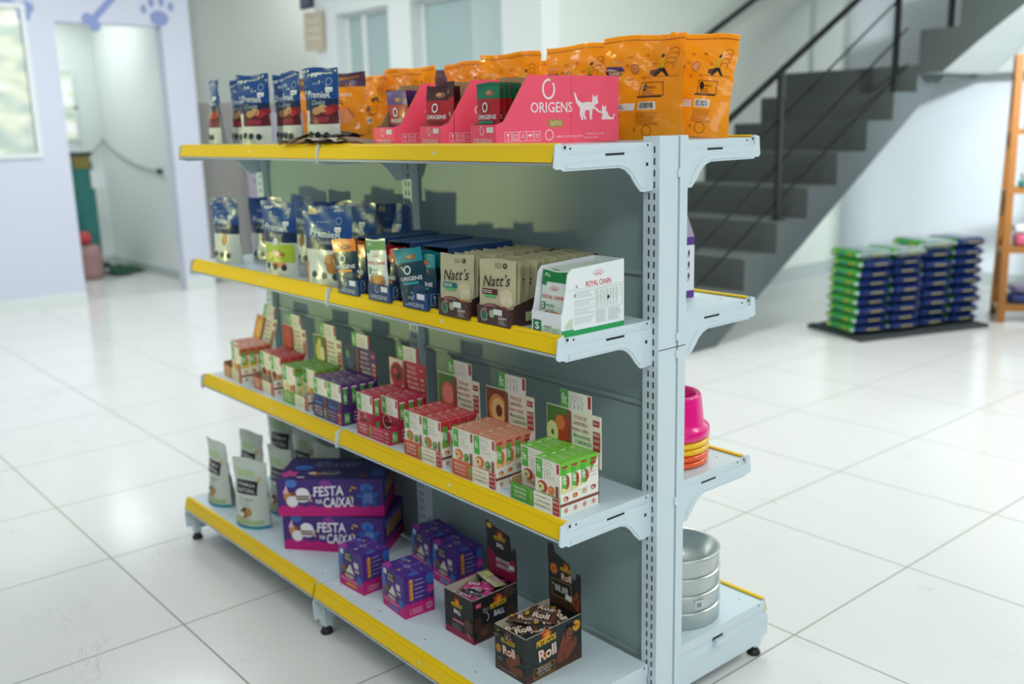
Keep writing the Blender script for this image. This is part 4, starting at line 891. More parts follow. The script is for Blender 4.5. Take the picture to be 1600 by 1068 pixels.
def carton(fl):
    main, f1, f2, _, words, lipc, pap = FL[fl]; b = B(); side_dark = fl in ('plum', 'cherry')
    b.box(-CW, 0, 0, CD, 0, CH, ink('#ece9da'))
    s = front(b, -CW, 0, 0)
    s.rect(.003, CH*.60, CW*.30, CH-.002, '#4fae3a', 1); s.text('fit', CW*.165, CH*.80, CW*.15, CH*.15, '#f4f7ee', 2, 0, .01); s.text('super', CW*.165, CH*.93, CW*.16, CH*.02, '#e4f0da', 2)
    rr_ = random.Random(3)
    for k in range(7): s.ring(CW*(.40+.10*(k % 4)), CH*(.93-.14*(k//4)-.02*(k % 2)), .0045+rr_.uniform(0, .002), .005, .0007, '#6a6a60', 1, 7, rr_.uniform(0, 90), rr_.uniform(260, 380))
    for k in range(4): s.rect(CW*(.40+.11*k), CH*.64, CW*(.40+.11*k)+.0012, CH*.72, '#7b7a70', 1)
    s.rect(CW*.88, CH*.80, CW*.975, CH*.98, '#b22a34', 1)
    big = fl in ('cherry', 'plum')
    if big:
        s.rect(0, CH*.02, CW, CH*.58, main if fl == 'cherry' else '#33406e', 1)
        s.ell(CW*.32, CH*.40, CW*.27, CH*.17, '#e8ddd0' if fl == 'cherry' else '#27345f', 2); s.ell(CW*.32, CH*.42, CW*.22, CH*.14, f1, 3)
        for k in range(5): s.ell(CW*(.2+.08*k), CH*(.38+.04*(k % 2)), .006, .006, f2 if k % 2 else ('#3a2020' if fl == 'cherry' else '#5a74b4'), 4+.1*k, 0, 8)
        s.rect(0, 0, CW, CH*.20, main, 5)
    else:
        s.ell(CW*.30, CH*.46, CW*.21, CH*.115, f1, 2); s.ell(CW*.24, CH*.45, CW*.14, CH*.085, f2, 3); s.ell(CW*.22, CH*.45, CW*.04, CH*.03, '#8a5a2c', 4); s.ell(CW*.66, CH*.44, CW*.13, CH*.085, '#4f8a3c' if fl in ('peach', 'guava') else '#d5702c', 2, .5); s.ell(CW*.63, CH*.46, CW*.07, CH*.04, '#82b560' if fl in ('peach', 'guava') else '#e8924c', 3)
        for k in range(11): s.ell(CW*(.30+.045*k), CH*(.315+.018*(k % 2)), .0048, .0045, ['#c9ae84', '#b08f62', '#d9c49c'][k % 3], 3+.1*k, 0, 6)
        s.rect(0, CH*.0, CW, CH*.25, pap if fl != 'x' else pap, 4)
    tcx = '#f2ece0' if big else '#6b4a3a'
    for k, t_ in enumerate(('COM ÔMEGA 3 E 6', 'COM PROTEÍNA', 'COM PREBIÓTICO')): s.text(t_, CW*.36, CH*(.205-.065*k), CW*.62, CH*.034, tcx, 6)
    s.rect(CW*.855, CH*.13, CW*.955, CH*.56, '#8a4632', 6.5); s.rect(CW*.72, CH*.005, CW*.985, CH*.225, '#b23034', 7)
    for k, t_ in enumerate(('MENOS', 'AÇÚCAR', 'E SÓDIO')): s.text(t_, CW*.853, CH*(.185-.065*k), CW*.21, CH*.038, '#f4e8dc', 8)
    s = right(b, 0, 0, 0); s.rect(0, 0, CD, CH, main if side_dark else '#f0edd8', 1)
    if not side_dark:
        s.rect(0, CH*.78, CD, CH, main, 2); s.ell(CD*.5, CH*.50, CD*.45, CH*.16, f2, 2); s.ell(CD*.7, CH*.62, CD*.3, CH*.14, f1, 2.5)
    s.rect(CD*.22, CH*.52, CD*.68, CH*.88, '#4fae3a', 4); s.text('fit', CD*.45, CH*.68, CD*.34, CH*.18, '#f4f7ee', 5, 0, .01)
    s.rect(CD*.2, CH*.90, CD*.8, CH*.94, '#b22a34' if not side_dark else '#e6dcd0', 4)
    s.rect(CD*.25, CH*.12, CD*.7, CH*.38, '#4fae3a' if side_dark else f1, 4)
    s = top(b, -CW, 0, CH); s.rect(0, 0, CW, CD, main, 1); s.text('fit', CW*.2, CD*.5, CW*.16, CD*.5, '#e8f0dc', 2, 0, .01); s.text('sticks de carne', CW*.62, CD*.62, CW*.5, CD*.18, '#e3d9cc', 2); s.lines(CW*.35, CD*.12, CW*.9, CD*.45, 2, '#e6dccf', 2, .2); s.rect(0, 0, CW, .0008, '#f0f0e0', 3)
    return b
def stick_tray(fl):
    main, f1, f2, _, words, lipc, pap = FL[fl]; w, D, lip = .164, .120, .040; t = .002
    b = B(); o_ = ink('#f0efe6'); kr = KRAFT
    H = .118
    b.box(-w, 0, 0, t, 0, lip, ink(lipc)); b.poly([(-w+t, t+.0003, 0), (-t, t+.0003, 0), (-t, t+.0003, lip), (-w+t, t+.0003, lip)], kr)
    side = [(t, 0), (D, 0), (D, H*.98), (.082, .062), (.045, .052), (t, .050)]
    sc = ink('#f0efe6' if fl not in ('plum', 'cherry') else main)
    b.prism(side, -t, t, 0, sc, kr); b.prism(side, -w+t, -t, 0, sc, kr); b.box(-w+t, -t, t, D-t, 0, .0015, kr); b.box(-w, 0, D-t, D, 0, H, o_)
    s = front(b, -w, 0, 0)
    for k, t_ in enumerate(words): s.text(t_, w*.20, lip*(.78-.25*k), w*.26, lip*.17, '#f4f1e2', 2, 0, .01)
    s.rect(w*.40, lip*.12, w*.46, lip*.9, '#7fae4a', 1.5)
    s.rect(w*.48, 0, w, lip, pap, 1)
    for k, t_ in enumerate(('COM ÔMEGA 3 E 6', 'COM PROTEÍNA', 'COM PREBIÓTICO')): s.text(t_, w*.66, lip*(.80-.27*k), w*.30, lip*.13, '#6b4a3a' if pap > '#d' else '#efe0d8', 2)
    s.rect(w*.86, lip*.02, w*.99, lip*.98, '#b23034', 2)
    for k, t_ in enumerate(('MENOS', 'AÇÚCAR', 'E SÓDIO')): s.text(t_, w*.925, lip*(.78-.27*k), w*.105, lip*.15, '#f4e8dc', 3, 0, .01)
    s = right(b, 0, 0, 0)
    if fl in ('plum', 'cherry'):
        s.rect(.008, .006, .026, .036, '#4fae3a', 1); s.text('fit', .017, .021, .014, .02, '#f4f7ee', 2); s.lines(.04, .008, .11, .04, 3, '#e0c8d0', 1)
    else:
        s.rect(0, .0220, D*.98, .0222+.0065, '#8a4632', 1); s.text('Menos açúcar e sódio', .078, .049, .050, .003, '#7aa23c', 1)
        for k, c_ in enumerate((f1, '#d5702c', '#c9ae84', '#a83034')): s.ell(.018+.028*k, .038+.0022*k, .0080, .0058, c_, 1); s.ell(.016+.028*k, .037+.0022*k, .004, .003, ['#e4dc9a', '#e89a58', '#dcc9a4', '#e6c4bc'][k], 2)
        for k in range(4): s.ring(.018+.028*k, .0115, .0060, .0060, .0016, '#d0563c', 1, 10); s.ell(.018+.028*k, .0115, .003, .003, '#d0563c', 1, 0, 6)
        s.rect(.094, .098, .110, .105, '#b22a34', 1)
        for k, t_ in enumerate(('STICKS DE', 'CARNE FRESCA', 'PARA CÃES')): s.text(t_, .100-.004*k, .090-.0085*k, .030+.006*k, .0045, '#c06a58', 1)
    return b
def header(fl, lean_=0):
    main, f1, f2, _, words, lipc, pap = FL[fl]; w = .176; b = B(); y = 0
    dark = fl in ('plum', 'cherry'); base = main if dark else '#eee9d4'
    z0, z1, zt = .100, .200, .242
    b.prism([(-w, z0-.02), (0, z0-.02), (0, z1), (-.030, z1), (-.030, zt), (-.128, zt), (-.128, z1), (-w, z1)], 0, .002, 1, ink(base), ink(base))
    s = front(b, -w, -.0001, 0)
    s.rect(.048, z1+.001, .074, zt, '#4fae3a', 1); s.text('fit', .061, z1+.022, .016, .026, '#f4f7ee', 2, 0, .01); s.rect(.074, z1+.001, .136, zt, '#efeee2', 1); s.rect(.136, z1+.012, .146, zt-.002, '#b22a34', 1)
    rr_ = random.Random(8)
    for k in range(8): s.ring(.082+.0125*(k % 4), z1+.028-.014*(k//4), .0045, .006, .0008, '#7a7a72', 2, 7, rr_.uniform(0, 90), rr_.uniform(250, 380)); s.rect(.080+.0125*(k % 4), z1+.003, .0812+.0125*(k % 4), z1+.012, '#8a8a80', 2)
    s.rect(.002, z0+.002, .076, z1-.002, '#4d7a2c' if not dark else ('#e6d8cc' if fl == 'cherry' else '#232c4c'), 1)
    if fl == 'apple': s.ell(.052, z0+.05, .028, .032, '#c23a26', 2); s.ell(.046, z0+.062, .016, .018, '#dd7a3c', 3); s.ell(.020, z0+.034, .020, .028, '#dfe09a', 3.5); s.ell(.021, z0+.034, .005, .007, '#7a5a2c', 4)
    elif fl == 'peach': s.rect(.002, z0+.002, .076, z1-.002, '#7c3a22', 2); s.ell(.044, z0+.046, .034, .040, '#d98a48', 3); s.ell(.048, z0+.044, .027, .033, '#eec27c', 4); s.ell(.050, z0+.044, .012, .016, '#6e3420', 5); s.rect(.01, z0+.004, .06, z0+.012, '#7fae4a', 6)
    elif fl == 'cherry': s.ell(.040, z0+.052, .036, .038, '#c2304a', 2); s.ell(.040, z0+.058, .026, .026, '#7e1526', 3); s.ell(.030, z0+.060, .009, .009, '#d84a58', 4); s.ell(.048, z0+.05, .009, .009, '#3a1a20', 4)
    elif fl == 'plum': s.ell(.03, z0+.05, .020, .024, '#33508c', 2); s.ell(.052, z0+.06, .016, .018, '#2a3a6c', 3); s.ell(.02, z0+.07, .010, .012, '#5a9a3c', 3)
    elif fl == 'pear': s.ell(.035, z0+.045, .022, .032, '#d8cf6a', 2); s.ell(.040, z0+.074, .012, .016, '#d8cf6a', 3); s.ell(.056, z0+.04, .016, .026, '#e8e4b0', 4)
    elif fl == 'guava': s.ell(.045, z0+.045, .030, .034, '#d9645a', 2); s.ell(.045, z0+.045, .022, .026, '#e8887a', 3)
    elif fl == 'berry': s.rect(.002, z0+.002, .076, z1-.002, '#b8402c', 2); s.ell(.04, z0+.05, .026, .030, '#c9503c', 3)
    else: s.rect(.002, z0+.002, .076, z1-.002, '#d58a2c', 2); s.ell(.04, z0+.05, .024, .034, '#e8b84c', 3)
    s.rect(.071, z0+.0, .084, z1-.004, '#8a4632', 6.5); tc_ = '#eedccf' if dark else '#a9563f'
    for k, t_ in enumerate(('STICKS DE', 'CARNE FRESCA', 'PARA CÃES')): s.text(t_, .112, z1-.014-.014*k, .040+.006*k, .0085, tc_, 2, 0, .005)
    s.text('+', .094, z0+.043, .010, .010, '#3f9a3a' if not dark else '#efe0d8', 2, 0, .03)
    for k, t_ in enumerate(('SAUDÁVEL', 'E SABOROSO!')): s.text(t_, .122, z0+.043-.014*k, .046+.006*k, .0092, '#3f9a3a' if not dark else '#efe0d8', 2, 0, .01)
    s.rect(.152, z1-.024, .172, z1-.010, '#b22a34', 2); s.text('Spin', .162, z1-.017, .014, .008, '#f4e8dc', 3)
    s.rect(.152, z0+.018, .174, z1-.036, '#a93c30', 2)
    for k, t_ in enumerate(('MENOS', 'AÇÚCAR', 'E SÓDIO')): s.text(t_, .163, z1-.043-.013*k, .018, .008, '#f4e8dc', 3, 0, .01)
    s.lines(.09, z0+.006, .17, z0+.012, 1, tc_, 2, .4)
    return b
ROWY = [.0025+.0290*k for k in range(4)]
rowsn = ['front', 'second', 'third', 'rear']
TR = [  # flavour, x of right side, front y, rotation, missing cartons, header lean, where
 ('apple', -.041, -.290, 0, {(0, 0)}, 2, 'nearest the shelf end'),
 ('peach', -.262, -.288, 1, set(), 2, 'second from the near end'),
 ('guava', -.470, -.290, 0, set(), 2, 'third from the near end'),
 ('cherry', -.712, -.284, 0, {(0, 1)}, 1, 'fourth from the near end'),
 ('plum', -.957, -.284, 0, set(), 1, 'fifth from the near end'),
 ('pear', -1.160, -.280, -1, {(0, 1)}, 1, 'third from the left end'),
 ('berry', -1.395, -.274, -3, {(0, 0), (0, 1)}, 1, 'second from the left end'),
 ('orange', -1.625, -.276, -4, {(0, 0)}, 16, 'at the far left end'),
]
for fl, x, y, rz, miss, ln, where in TR:
    nm = FL[fl][3]
    o = stick_tray(fl).build('display_tray', None, (x, y, Z2), R(rz))
    tag(o, 'low display tray of %s stick cartons, %s' % (nm, where), 'display tray', 'stick carton trays on the middle shelf')
    hd = header(fl).build('header_card', o, (.006, .1205, 0)); 
    if ln > 5: 
        hd.location = (-.012, .121-math.sin(R(ln))*.105, .105-math.cos(R(ln))*.105); hd.rotation_euler = (R(-ln), 0, 0)
    M = Matrix.Translation((x, y, Z2)) @ Matrix.Rotation(R(rz), 4, 'Z')
    for r_ in range(4):
        for c_ in range(2):
            if (r_, c_) in miss: continue
            p = M @ Vector((-.0022-(1-c_)*(CW+.0004), ROWY[r_], .0018))
            place(('ct', fl), lambda: carton(fl), 'stick_carton', p, (0, 0, R(rz)), '%s stick carton, %s row %s column in its tray' % (nm, rowsn[r_], ['left', 'right'][c_]), 'carton', 'stick cartons on the middle shelf')

# ---------- bottom shelf
Z1 = SHZ[1]
GF = 'pale treat pouches on the bottom shelf'
fp = lambda w, h, sd, curl: (lambda: pouch_mesh(w, h, .085, '#cdd6cb', d_formula, sd, curl, 1.0, '#9aa6a4', narrow=.10))
for key, w_, h_, sd, cu, x, y, rz, lb in [
    ('fA', .145, .225, 71, -.04, -1.715, -.345, 2, 'pale pouch with black label at the far left end of the bottom shelf'),
    ('fB', .150, .225, 72, .01, -1.455, -.352, 20, 'pale pouch with black label standing foremost beside the purple boxes'),
    ('fC', .135, .230, 73, .04, -1.71, -.225, 10, 'pale pouch directly behind the foremost pale pouch, its top folded back'),
    ('fD', .150, .285, 74, .02, -1.72, -.095, 16, 'tall pale pouch in the rear row, leftmost there'),
    ('fE', .125, .225, 75, .0, -1.49, -.225, 10, 'pale pouch wedged between the foremost one and the purple boxes'),
    ('fF', .145, .245, 76, .0, -1.545, -.100, 8, 'pale pouch in the middle of the rear row on the bottom shelf'),
    ('fG', .160, .225, 77, .0, -1.40, -.098, 4, 'shaded pale pouch in the rear row just above the purple boxes')]:
    place(key, fp(w_, h_, sd, cu), 'treat_pouch', (x, y, Z1), (0, 0, R(rz)), lb, 'treat pouch', GF)

def festa_box():
    w, D, H = .325, .190, .118; b = B(); PU = '#452a7c'; PK = '#c4127a'
    b.box(0, w, 0, D, 0, H, ink(PU))
    s = front(b, 0, 0, 0)
    pts = [(0, 0)] + [(w, 0)] + [(w-w*i/26, H*(.27+.035*math.sin(i*1.9)+.02*math.sin(i*3.3))) for i in range(27)]
    for i in range(26):
        a, c_ = pts[2+i], pts[3+i]; s.poly([(a[0], 0), a, c_, (c_[0], 0)], PK, 1)
    for x_, y_, r_, c_ in [(.045, .95, .018, '#4a78c8'), (.150, .92, .02, '#8a3a9a'), (.275, .82, .02, '#3a74c4')]: s.ell(x_, H*y_*.93, r_, r_*.7, c_, 1)
    s.ell(.036, H*.48, .014, .022, '#a8643a', 2); s.ell(.030, H*.55, .010, .014, '#c98a52', 3); s.poly([(.018, H*.62), (.030, H*.84), (.036, H*.62)], '#e7b8cf', 4); s.ell(.046, H*.40, .018, .018, '#e9e6ea', 3.5); s.ell(.052, H*.60, .008, .007, '#7a4228', 4)
    s.ell(.078, H*.52, .026, .018, '#d8d6da', 2); s.ell(.078, H*.60, .022, .020, '#efeef2', 3); s.rect(.058, H*.44, .098, H*.56, '#6d5548', 4); s.rect(.058, H*.49, .098, H*.515, '#d9d2cc', 5)
    s.text('FESTA', .158, H*.68, .092, H*.27, '#f2f0f6', 3, R(3), .02, .1); s.text('NA', .128, H*.40, .020, H*.12, '#f2f0f6', 3, 0, .02); s.text('CAIXA!', .187, H*.38, .092, H*.27, '#f2f0f6', 3, R(2), .02, .1)
    s.star(.278, H*.50, .040, '#2a5fae', 2, .1, .55)
    for k in range(4): s.text(['VOCÊ', 'DESCOBRE', 'OPORTUNIDADES', 'DE SABOR'][k], .278, H*(.60-.07*k), .022+.006*(k % 2), H*.045, '#c9d8f0', 3.5)
    for x_, y_ in ((.232, .78), (.226, .70), (.240, .76), (.226, .52), (.104, .42), (.110, .56)): s.star(x_, H*y_, .005, '#e8b020', 2)
    s = right(b, w, 0, 0); s.rect(0, 0, D, H*.28, PK, 1)
    for k in range(7): s.rect(.03+.021*k, H*.42, .042+.021*k, H*.72, '#d99a28', 1); s.rect(.03+.021*k, H*.76, .042+.021*k, H*.80, '#c9c2d8', 1)
    s.ell(.02, H*.8, .014, .014, '#3a6ac0', 1)
    s = top(b, 0, 0, H); s.rect(0, 0, w, D, '#2a2160', 1); s.star(.03, .045, .034, '#c43a8e', 2, .3, .55); s.ell(.06, .10, .03, .02, '#2f66b8', 2); s.ell(.30, .05, .02, .035, '#2f5ba8', 2)
    s.ell(.115, .045, .018, .014, '#a8643a', 2); s.ell(.10, .050, .013, .010, '#e4c8a8', 3); s.ell(.155, .055, .030, .016, '#b5acae', 2); s.ell(.155, .058, .024, .011, '#564848', 3); s.rect(.06, .012, .082, .020, '#e9e9ef', 2); s.ell(.26, .03, .01, .006, '#b03a4a', 2)
    s.text('FESTA na CAIXA!', .16, .13, .14, .045, '#8f8cb8', 2, 0, .01, .1)
    return b
fb = festa_box().build('party_box', None, (-1.205, -.372, Z1), R(38)); tag(fb, 'purple and pink box with white party lettering, lower of the two stacked', 'box', 'purple party boxes stacked on the bottom shelf')
f2_ = fb.copy(); COL.objects.link(f2_); f2_.location = (-1.187, -.392, Z1+.1195); f2_.rotation_euler = (0, 0, R(46)); tag(f2_, 'purple and pink box with white party lettering, on top of the other', 'box', 'purple party boxes stacked on the bottom shelf')

def cube_box(band):
    w, D, H = .116, .092, .116; b = B(); PU = '#4a2a86'; PK = '#c4127a'
    b.box(-w, 0, 0, D, 0, H, ink(PU))
    def wave(s, W_, c_, hh):
        for i in range(12):
            x0, x1 = W_*i/12, W_*(i+1)/12; s.poly([(x0, 0), (x1, 0), (x1, H*(hh+.03*math.sin((i+1)*2.1))), (x0, H*(hh+.03*math.sin(i*2.1)))], c_, 1)
    s = front(b, -w, 0, 0); wave(s, w, PK, .30)
    s.ell(w*.08, H*.60, .010, .038, '#3c72bc', 1); s.rect(w*.26, H*.70, w*.60, H*.93, '#3a3230', 2); s.text('KIT', w*.43, H*.87, w*.2, H*.06, '#e8e4e0', 3); s.text('FESTA', w*.43, H*.77, w*.26, H*.07, '#e8e4e0', 3); s.rect(w*.10, H*.84, w*.24, H*.97, '#c9d4d8', 2)
    s.ell(w*.38, H*.42, w*.26, H*.14, '#5a4032', 2); s.poly([(w*.3, H*.42), (w*.5, H*.66), (w*.66, H*.42)], '#d8d8d4', 3); s.ell(w*.44, H*.33, w*.2, H*.05, '#b8b0a8', 3.5); s.ell(w*.2, H*.5, w*.09, H*.1, '#8a5a3c', 3)
    s.rect(w*.66, H*.62, w*.84, H*.76, '#d5cdd4', 2); s.rect(w*.68, H*.50, w*.86, H*.58, '#b9a8a0', 2); s.star(w*.86, H*.33, .016, '#2a6fc0', 2, .2, .6)
    s.text('BOLO PARA PETS', w*.42, H*.215, w*.66, H*.05, '#f0dce8', 2, R(0), .005); s.rect(w*.30, H*.07, w*.72, H*.145, band, 2)
    s = right(b, 0, 0, 0); wave(s, D, PK, .34)
    s.ell(D*.88, H*.82, .012, .016, '#2f62b4', 1); s.star(D*.88, H*.56, .016, '#c43a8e', 1, .4, .6)
    for k in range(5): s.rect(D*.19, H*(.83-.105*k), D*.30, H*(.92-.105*k), '#e0a020', 1); s.ell(D*.17, H*(.87-.105*k), .003, .004, '#c8403a', 2, 0, 6); s.rect(D*.36, H*(.865-.105*k), D*(.62+.06*(k % 2)), H*(.878-.105*k), '#cfc4e2', 1)
    for k in range(3): s.rect(D*.16, H*(.17-.05*k), D*.2, H*(.20-.05*k), '#e0a020', 2); s.rect(D*.24, H*(.178-.05*k), D*.58, H*(.190-.05*k), '#f0c8dc', 2)
    s.ring(D*.82, H*.17, .009, .009, .0015, '#f0dce8', 2, 12); s.text('5', D*.82, H*.17, .005, .007, '#f0dce8', 2)
    s = top(b, -w, 0, H); s.rect(0, D*.495, w, D*.505, '#b9a8d8', 1); s.rect(w*.495, 0, w*.505, D, '#b9a8d8', 1); s.ring(w*.5, D*.5, .010, .008, .0015, '#c9bce0', 2, 12)
    s.poly([(0, 0), (w*.35, 0), (w*.2, D*.2), (0, D*.25)], '#a83a9a', 1); s.star(w*.55, D*.2, .006, '#e8b020', 2); s.star(w*.28, D*.72, .006, '#e8b020', 2); s.star(w*.8, D*.75, .004, '#e8b020', 2); s.ell(w*.92, D*.4, .008, .014, '#3c66b8', 1); s.rect(w*.06, D*.6, w*.2, D*.75, '#5a86c4', 1)
    return b
GQ = 'small purple cube boxes on the bottom shelf'
for k, (x, y, rz, band, lb) in enumerate([(-.578, -.352, -4, '#2a7fc4', 'small purple cube box standing foremost, nearest the shelf edge'), (-.768, -.360, 3, '#d8a02c', 'small purple cube box in front of the stacked party boxes'), (-.735, -.150, -6, '#2a7fc4', 'small purple cube box in the shade against the back panel'), (-.605, -.160, -2, '#3a9ad0', 'small purple cube box just left of the black and pink treat box')]):
    o = cube_box(band).build('cube_box', None, (x, y, Z1), R(rz)); tag(o, lb, 'box', GQ)

def flame_logo(s, cx, cy, q, word, wc, big=False):
    s.star(cx, cy+q*.42, q*.32, '#b5451c', 2, .2, .5, 7); s.star(cx+q*.05, cy+q*.40, q*.2, '#e88a1c', 3, .1, .5, 6)
    s.text('PETISCOS', cx, cy+q*.20, q*.95, q*.24, '#f0c020', 4, R(2), .03, .1)
    if word == 'BALL': s.text('BALL', cx+q*.05, cy-q*.20, q*.60, q*.26, '#efe6ec', 4, R(-3), .03)
    else: s.text('Roll', cx+q*.05, cy-q*.28, q*.85, q*.46, '#f2d2c0', 4, R(4), .03); s.ring(cx-q*.08, cy-q*.35, q*.12, q*.12, q*.05, '#e88a3c', 5, 10)
def roll_art(s, x, y, L_, r_, rot, c1='#7a3a22', c2='#3c1a10', lay=2):
    cr, sr = math.cos(rot), math.sin(rot)
    P_ = lambda a, c: (x+a*cr-c*sr, y+a*sr+c*cr)
    s.poly([P_(0, -r_*.75), P_(L_, -r_), P_(L_+r_*.3, 0), P_(L_, r_), P_(0, r_*.75), P_(-r_*.5, 0)], c1, lay)
    rr_ = random.Random(int(L_*1e5))
    for k in range(24): a, c = rr_.uniform(0, L_), rr_.uniform(-r_*.7, r_*.7); X_, Y_ = P_(a, c); s.ell(X_, Y_, r_*.13, r_*.09, ['#9c5430', '#5a2414', '#8a4426'][k % 3], lay+.6+.02*k, rr_.uniform(0, 3), 5)
    X_, Y_ = P_(L_, 0); s.ell(X_, Y_, r_*.55, r_*.95, c2, lay+1.4, rot); s.ring(X_, Y_, r_*.40, r_*.70, r_*.12, '#b06a40', lay+1.8, 10); s.ell(X_, Y_, r_*.15, r_*.25, '#8a4a2c', lay+2)
def treat_box(kind):
    roll = kind == 'roll'; w, D, H = (.110, .180, .115) if roll else (.112, .150, .118); t = .002; b = B()
    oc = '#1a2422' if roll else '#171315'; card = mat('#b9b09a', .8)
    b.box(-w, 0, 0, t, 0, H, ink(oc)); b.box(-t, 0, t, D, 0, H, ink(oc)); b.box(-w, -w+t, t, D, 0, H, ink(oc)); b.box(-w, 0, D-t, D, 0, H, ink(oc)); b.box(-w+t, -t, t, D-t, 0, .002, card)
    b.poly([(-w+t, t+.0004, .002), (-t, t+.0004, .002), (-t, t+.0004, H), (-w+t, t+.0004, H)], card); b.poly([(-w+t+.0004, t, .002), (-w+t+.0004, D-t, .002), (-w+t+.0004, D-t, H), (-w+t+.0004, t, H)], card); b.poly([(-t-.0004, t, .002), (-t-.0004, D-t, .002), (-t-.0004, D-t, H), (-t-.0004, t, H)], card)
    b.box(-w, 0, 0, t, H, H+.0006, card); b.box(-t, 0, 0, D, H, H+.0006, card); b.box(-w, -w+t, 0, D, H, H+.0006, card)
    s = front(b, -w, 0, 0); r = right(b, 0, 0, 0)
    if roll:
        s.rect(0, 0, w, H*.24, '#3e2418', 1); flame_logo(s, w*.44, H*.66, .050, 'Roll', 1); s.ell(w*.12, H*.50, .009, .011, '#c9862c', 2); s.text('100%', w*.12, H*.50, .010, .004, '#5a2c10', 3); roll_art(s, w*.42, H*.26, w*.42, .014, R(38)); roll_art(s, w*.5, H*.16, w*.36, .010, R(10)); s.lines(w*.08, H*.06, w*.9, H*.10, 1, '#a98a6a', 2); s.lines(w*.08, H*.24, w*.28, H*.32, 2, '#8f8a80', 2)
        r.rect(0, 0, D, H*.10, '#4a2a1c', 1); r.poly([(0, H*.10), (D, H*.10), (D, H*.38), (D*.6, H*.30), (0, H*.20)], '#3e2418', 1)
        flame_logo(r, D*.35, H*.68, .066, 'Roll', 1); roll_art(r, D*.60, H*.20, D*.36, .021, R(62)); roll_art(r, D*.68, H*.20, D*.26, .013, R(45), lay=4.5); r.ell(D*.90, H*.80, .013, .014, '#d99a20', 2); r.text('100%', D*.90, H*.80, .016, .006, '#5a3208', 3)
        r.frame(D*.12, H*.05, D*.50, H*.28, .0012, '#c9962c', 3)
        for k, t_ in enumerate(('BIFINHO', 'SUPER SABOROSO', 'PARA CÃES')): r.text(t_, D*.31, H*(.235-.06*k), D*(.22+.06*(k == 1)), H*.040, '#e6dac8', 3.5, 0, .005)
    else:
        PKB = '#8a1240'; s.rect(0, 0, w, H*.16, PKB, 1); flame_logo(s, w*.45, H*.66, .044, 'BALL', 1); s.ell(w*.96, H*.50, .022, .030, '#4a2418', 2) if False else None
        s.rect(w*.28, H*.34, w*.68, H*.40, '#b02a5c', 2); s.text('SABOR CHOCOLATE', w*.48, H*.37, w*.36, H*.03, '#f0dce4', 3); s.lines(w*.26, H*.16, w*.62, H*.30, 5, '#8a8488', 2); s.rect(w*.75, H*.14, w*.92, H*.18, '#c8862c', 2, R(-40))
        s.ell(w*.84, H*.36, w*.15, H*.17, '#4a2c22', 3); s.ell(w*.80, H*.42, w*.07, H*.07, '#6a4434', 3.6)
        r.poly([(0, 0), (D, 0), (D, H*.40), (D*.6, H*.30), (D*.45, H*.16), (0, H*.06)], PKB, 1); flame_logo(r, D*.55, H*.62, .058, 'BALL', 1)
        r.ell(D*.02+.012, H*.42, .013, .022, '#4a2c22', 2); r.ell(D*.26, H*.16, .030, .026, '#4a2c22', 3); r.ell(D*.22, H*.22, .014, .011, '#6a4434', 3.6); r.ell(D*.80, H*.86, .022, .014, '#4a2c22', 2); r.ell(D*.84, H*.44, .016, .018, '#3c241c', 2)
        r.rect(D*.06, H*.80, D*.18, H*.90, '#c42a5c', 2); r.text('Spin', D*.12, H*.85, D*.08, H*.05, '#f4e4ea', 3); r.text('Abra e', D*.27, H*.72, D*.12, H*.045, '#efe6ec', 2); r.text('puxe!', D*.27, H*.65, D*.10, H*.045, '#efe6ec', 2); r.ring(D*.29, H*.52, .008, .011, .0018, '#efe6ec', 2, 8, -90, 90)
    o = b.build('treat_box')
    b = B(); z0 = H-.01
    if roll:
        P_ = [(-w, z0), (0, z0), (0, H+.095), (-.012, H+.100), (-.018, H+.078), (-.030, H+.078), (-.038, H+.112), (-.088, H+.130), (-.094, H+.150), (-w-.002, H+.150), (-w-.002, H+.118), (-w, H+.10)]
        b.prism(P_, 0, .002, 1, ink('#161a18'), ink('#161a18')); s = front(b, -w, -.0002, 0); s.rect(.004, H-.005, w-.004, H+.03, '#3e2418', 1)
        s.ell(.020, H+.088, .013, .014, '#d0782c', 2); s.text('NOVO', .020, H+.088, .016, .006, '#5a2c10', 3); flame_logo(s, .062, H+.088, .040, 'Roll', 1)
        s.frame(.012, H+.018, .080, H+.062, .0012, '#c9962c', 2); s.rect(.014, H+.020, .078, H+.060, '#101412', 2.5); s.text('R$', .018, H+.048, .007, .006, '#d8d4c8', 3.5); s.text('88,88', .046, H+.040, .044, .020, '#e9e6dc', 3.5); s.rect(.060, H+.020, .082, H+.034, '#d8dcdc', 4, R(-8)); roll_art(s, .088, H+.012, .030, .011, R(70)); roll_art(s, .098, H+.006, .040, .010, R(85))
    else:
        P_ = [(-w, z0), (0, z0), (0, H+.085), (-.010, H+.090), (-.018, H+.072), (-.024, H+.118), (-.080, H+.128), (-w-.002, H+.140), (-w-.002, H+.105), (-w, H+.10)]
        b.prism(P_, 0, .002, 1, ink('#171315'), ink('#171315')); s = front(b, -w, -.0002, 0); s.poly([(.004, H-.005), (w-.003, H-.005), (w-.003, H+.06), (.06, H+.035), (.02, H+.06), (.004, H+.07)], '#8a1240', 1)
        flame_logo(s, .052, H+.092, .046, 'BALL', 1); s.ell(.012, H+.128, .010, .007, '#e0a820', 2); s.text('BIFINHOS', .062, H+.042, .050, .011, '#e6dae0', 3, 0, .01); s.text('SABOROSOS', .064, H+.026, .056, .011, '#e6dae0', 3, 0, .01); s.rect(.086, H+.028, .106, H+.040, '#d5d9d9', 4)
    hd = b.build('header_card', o, (0, D-.002, 0))
    return o
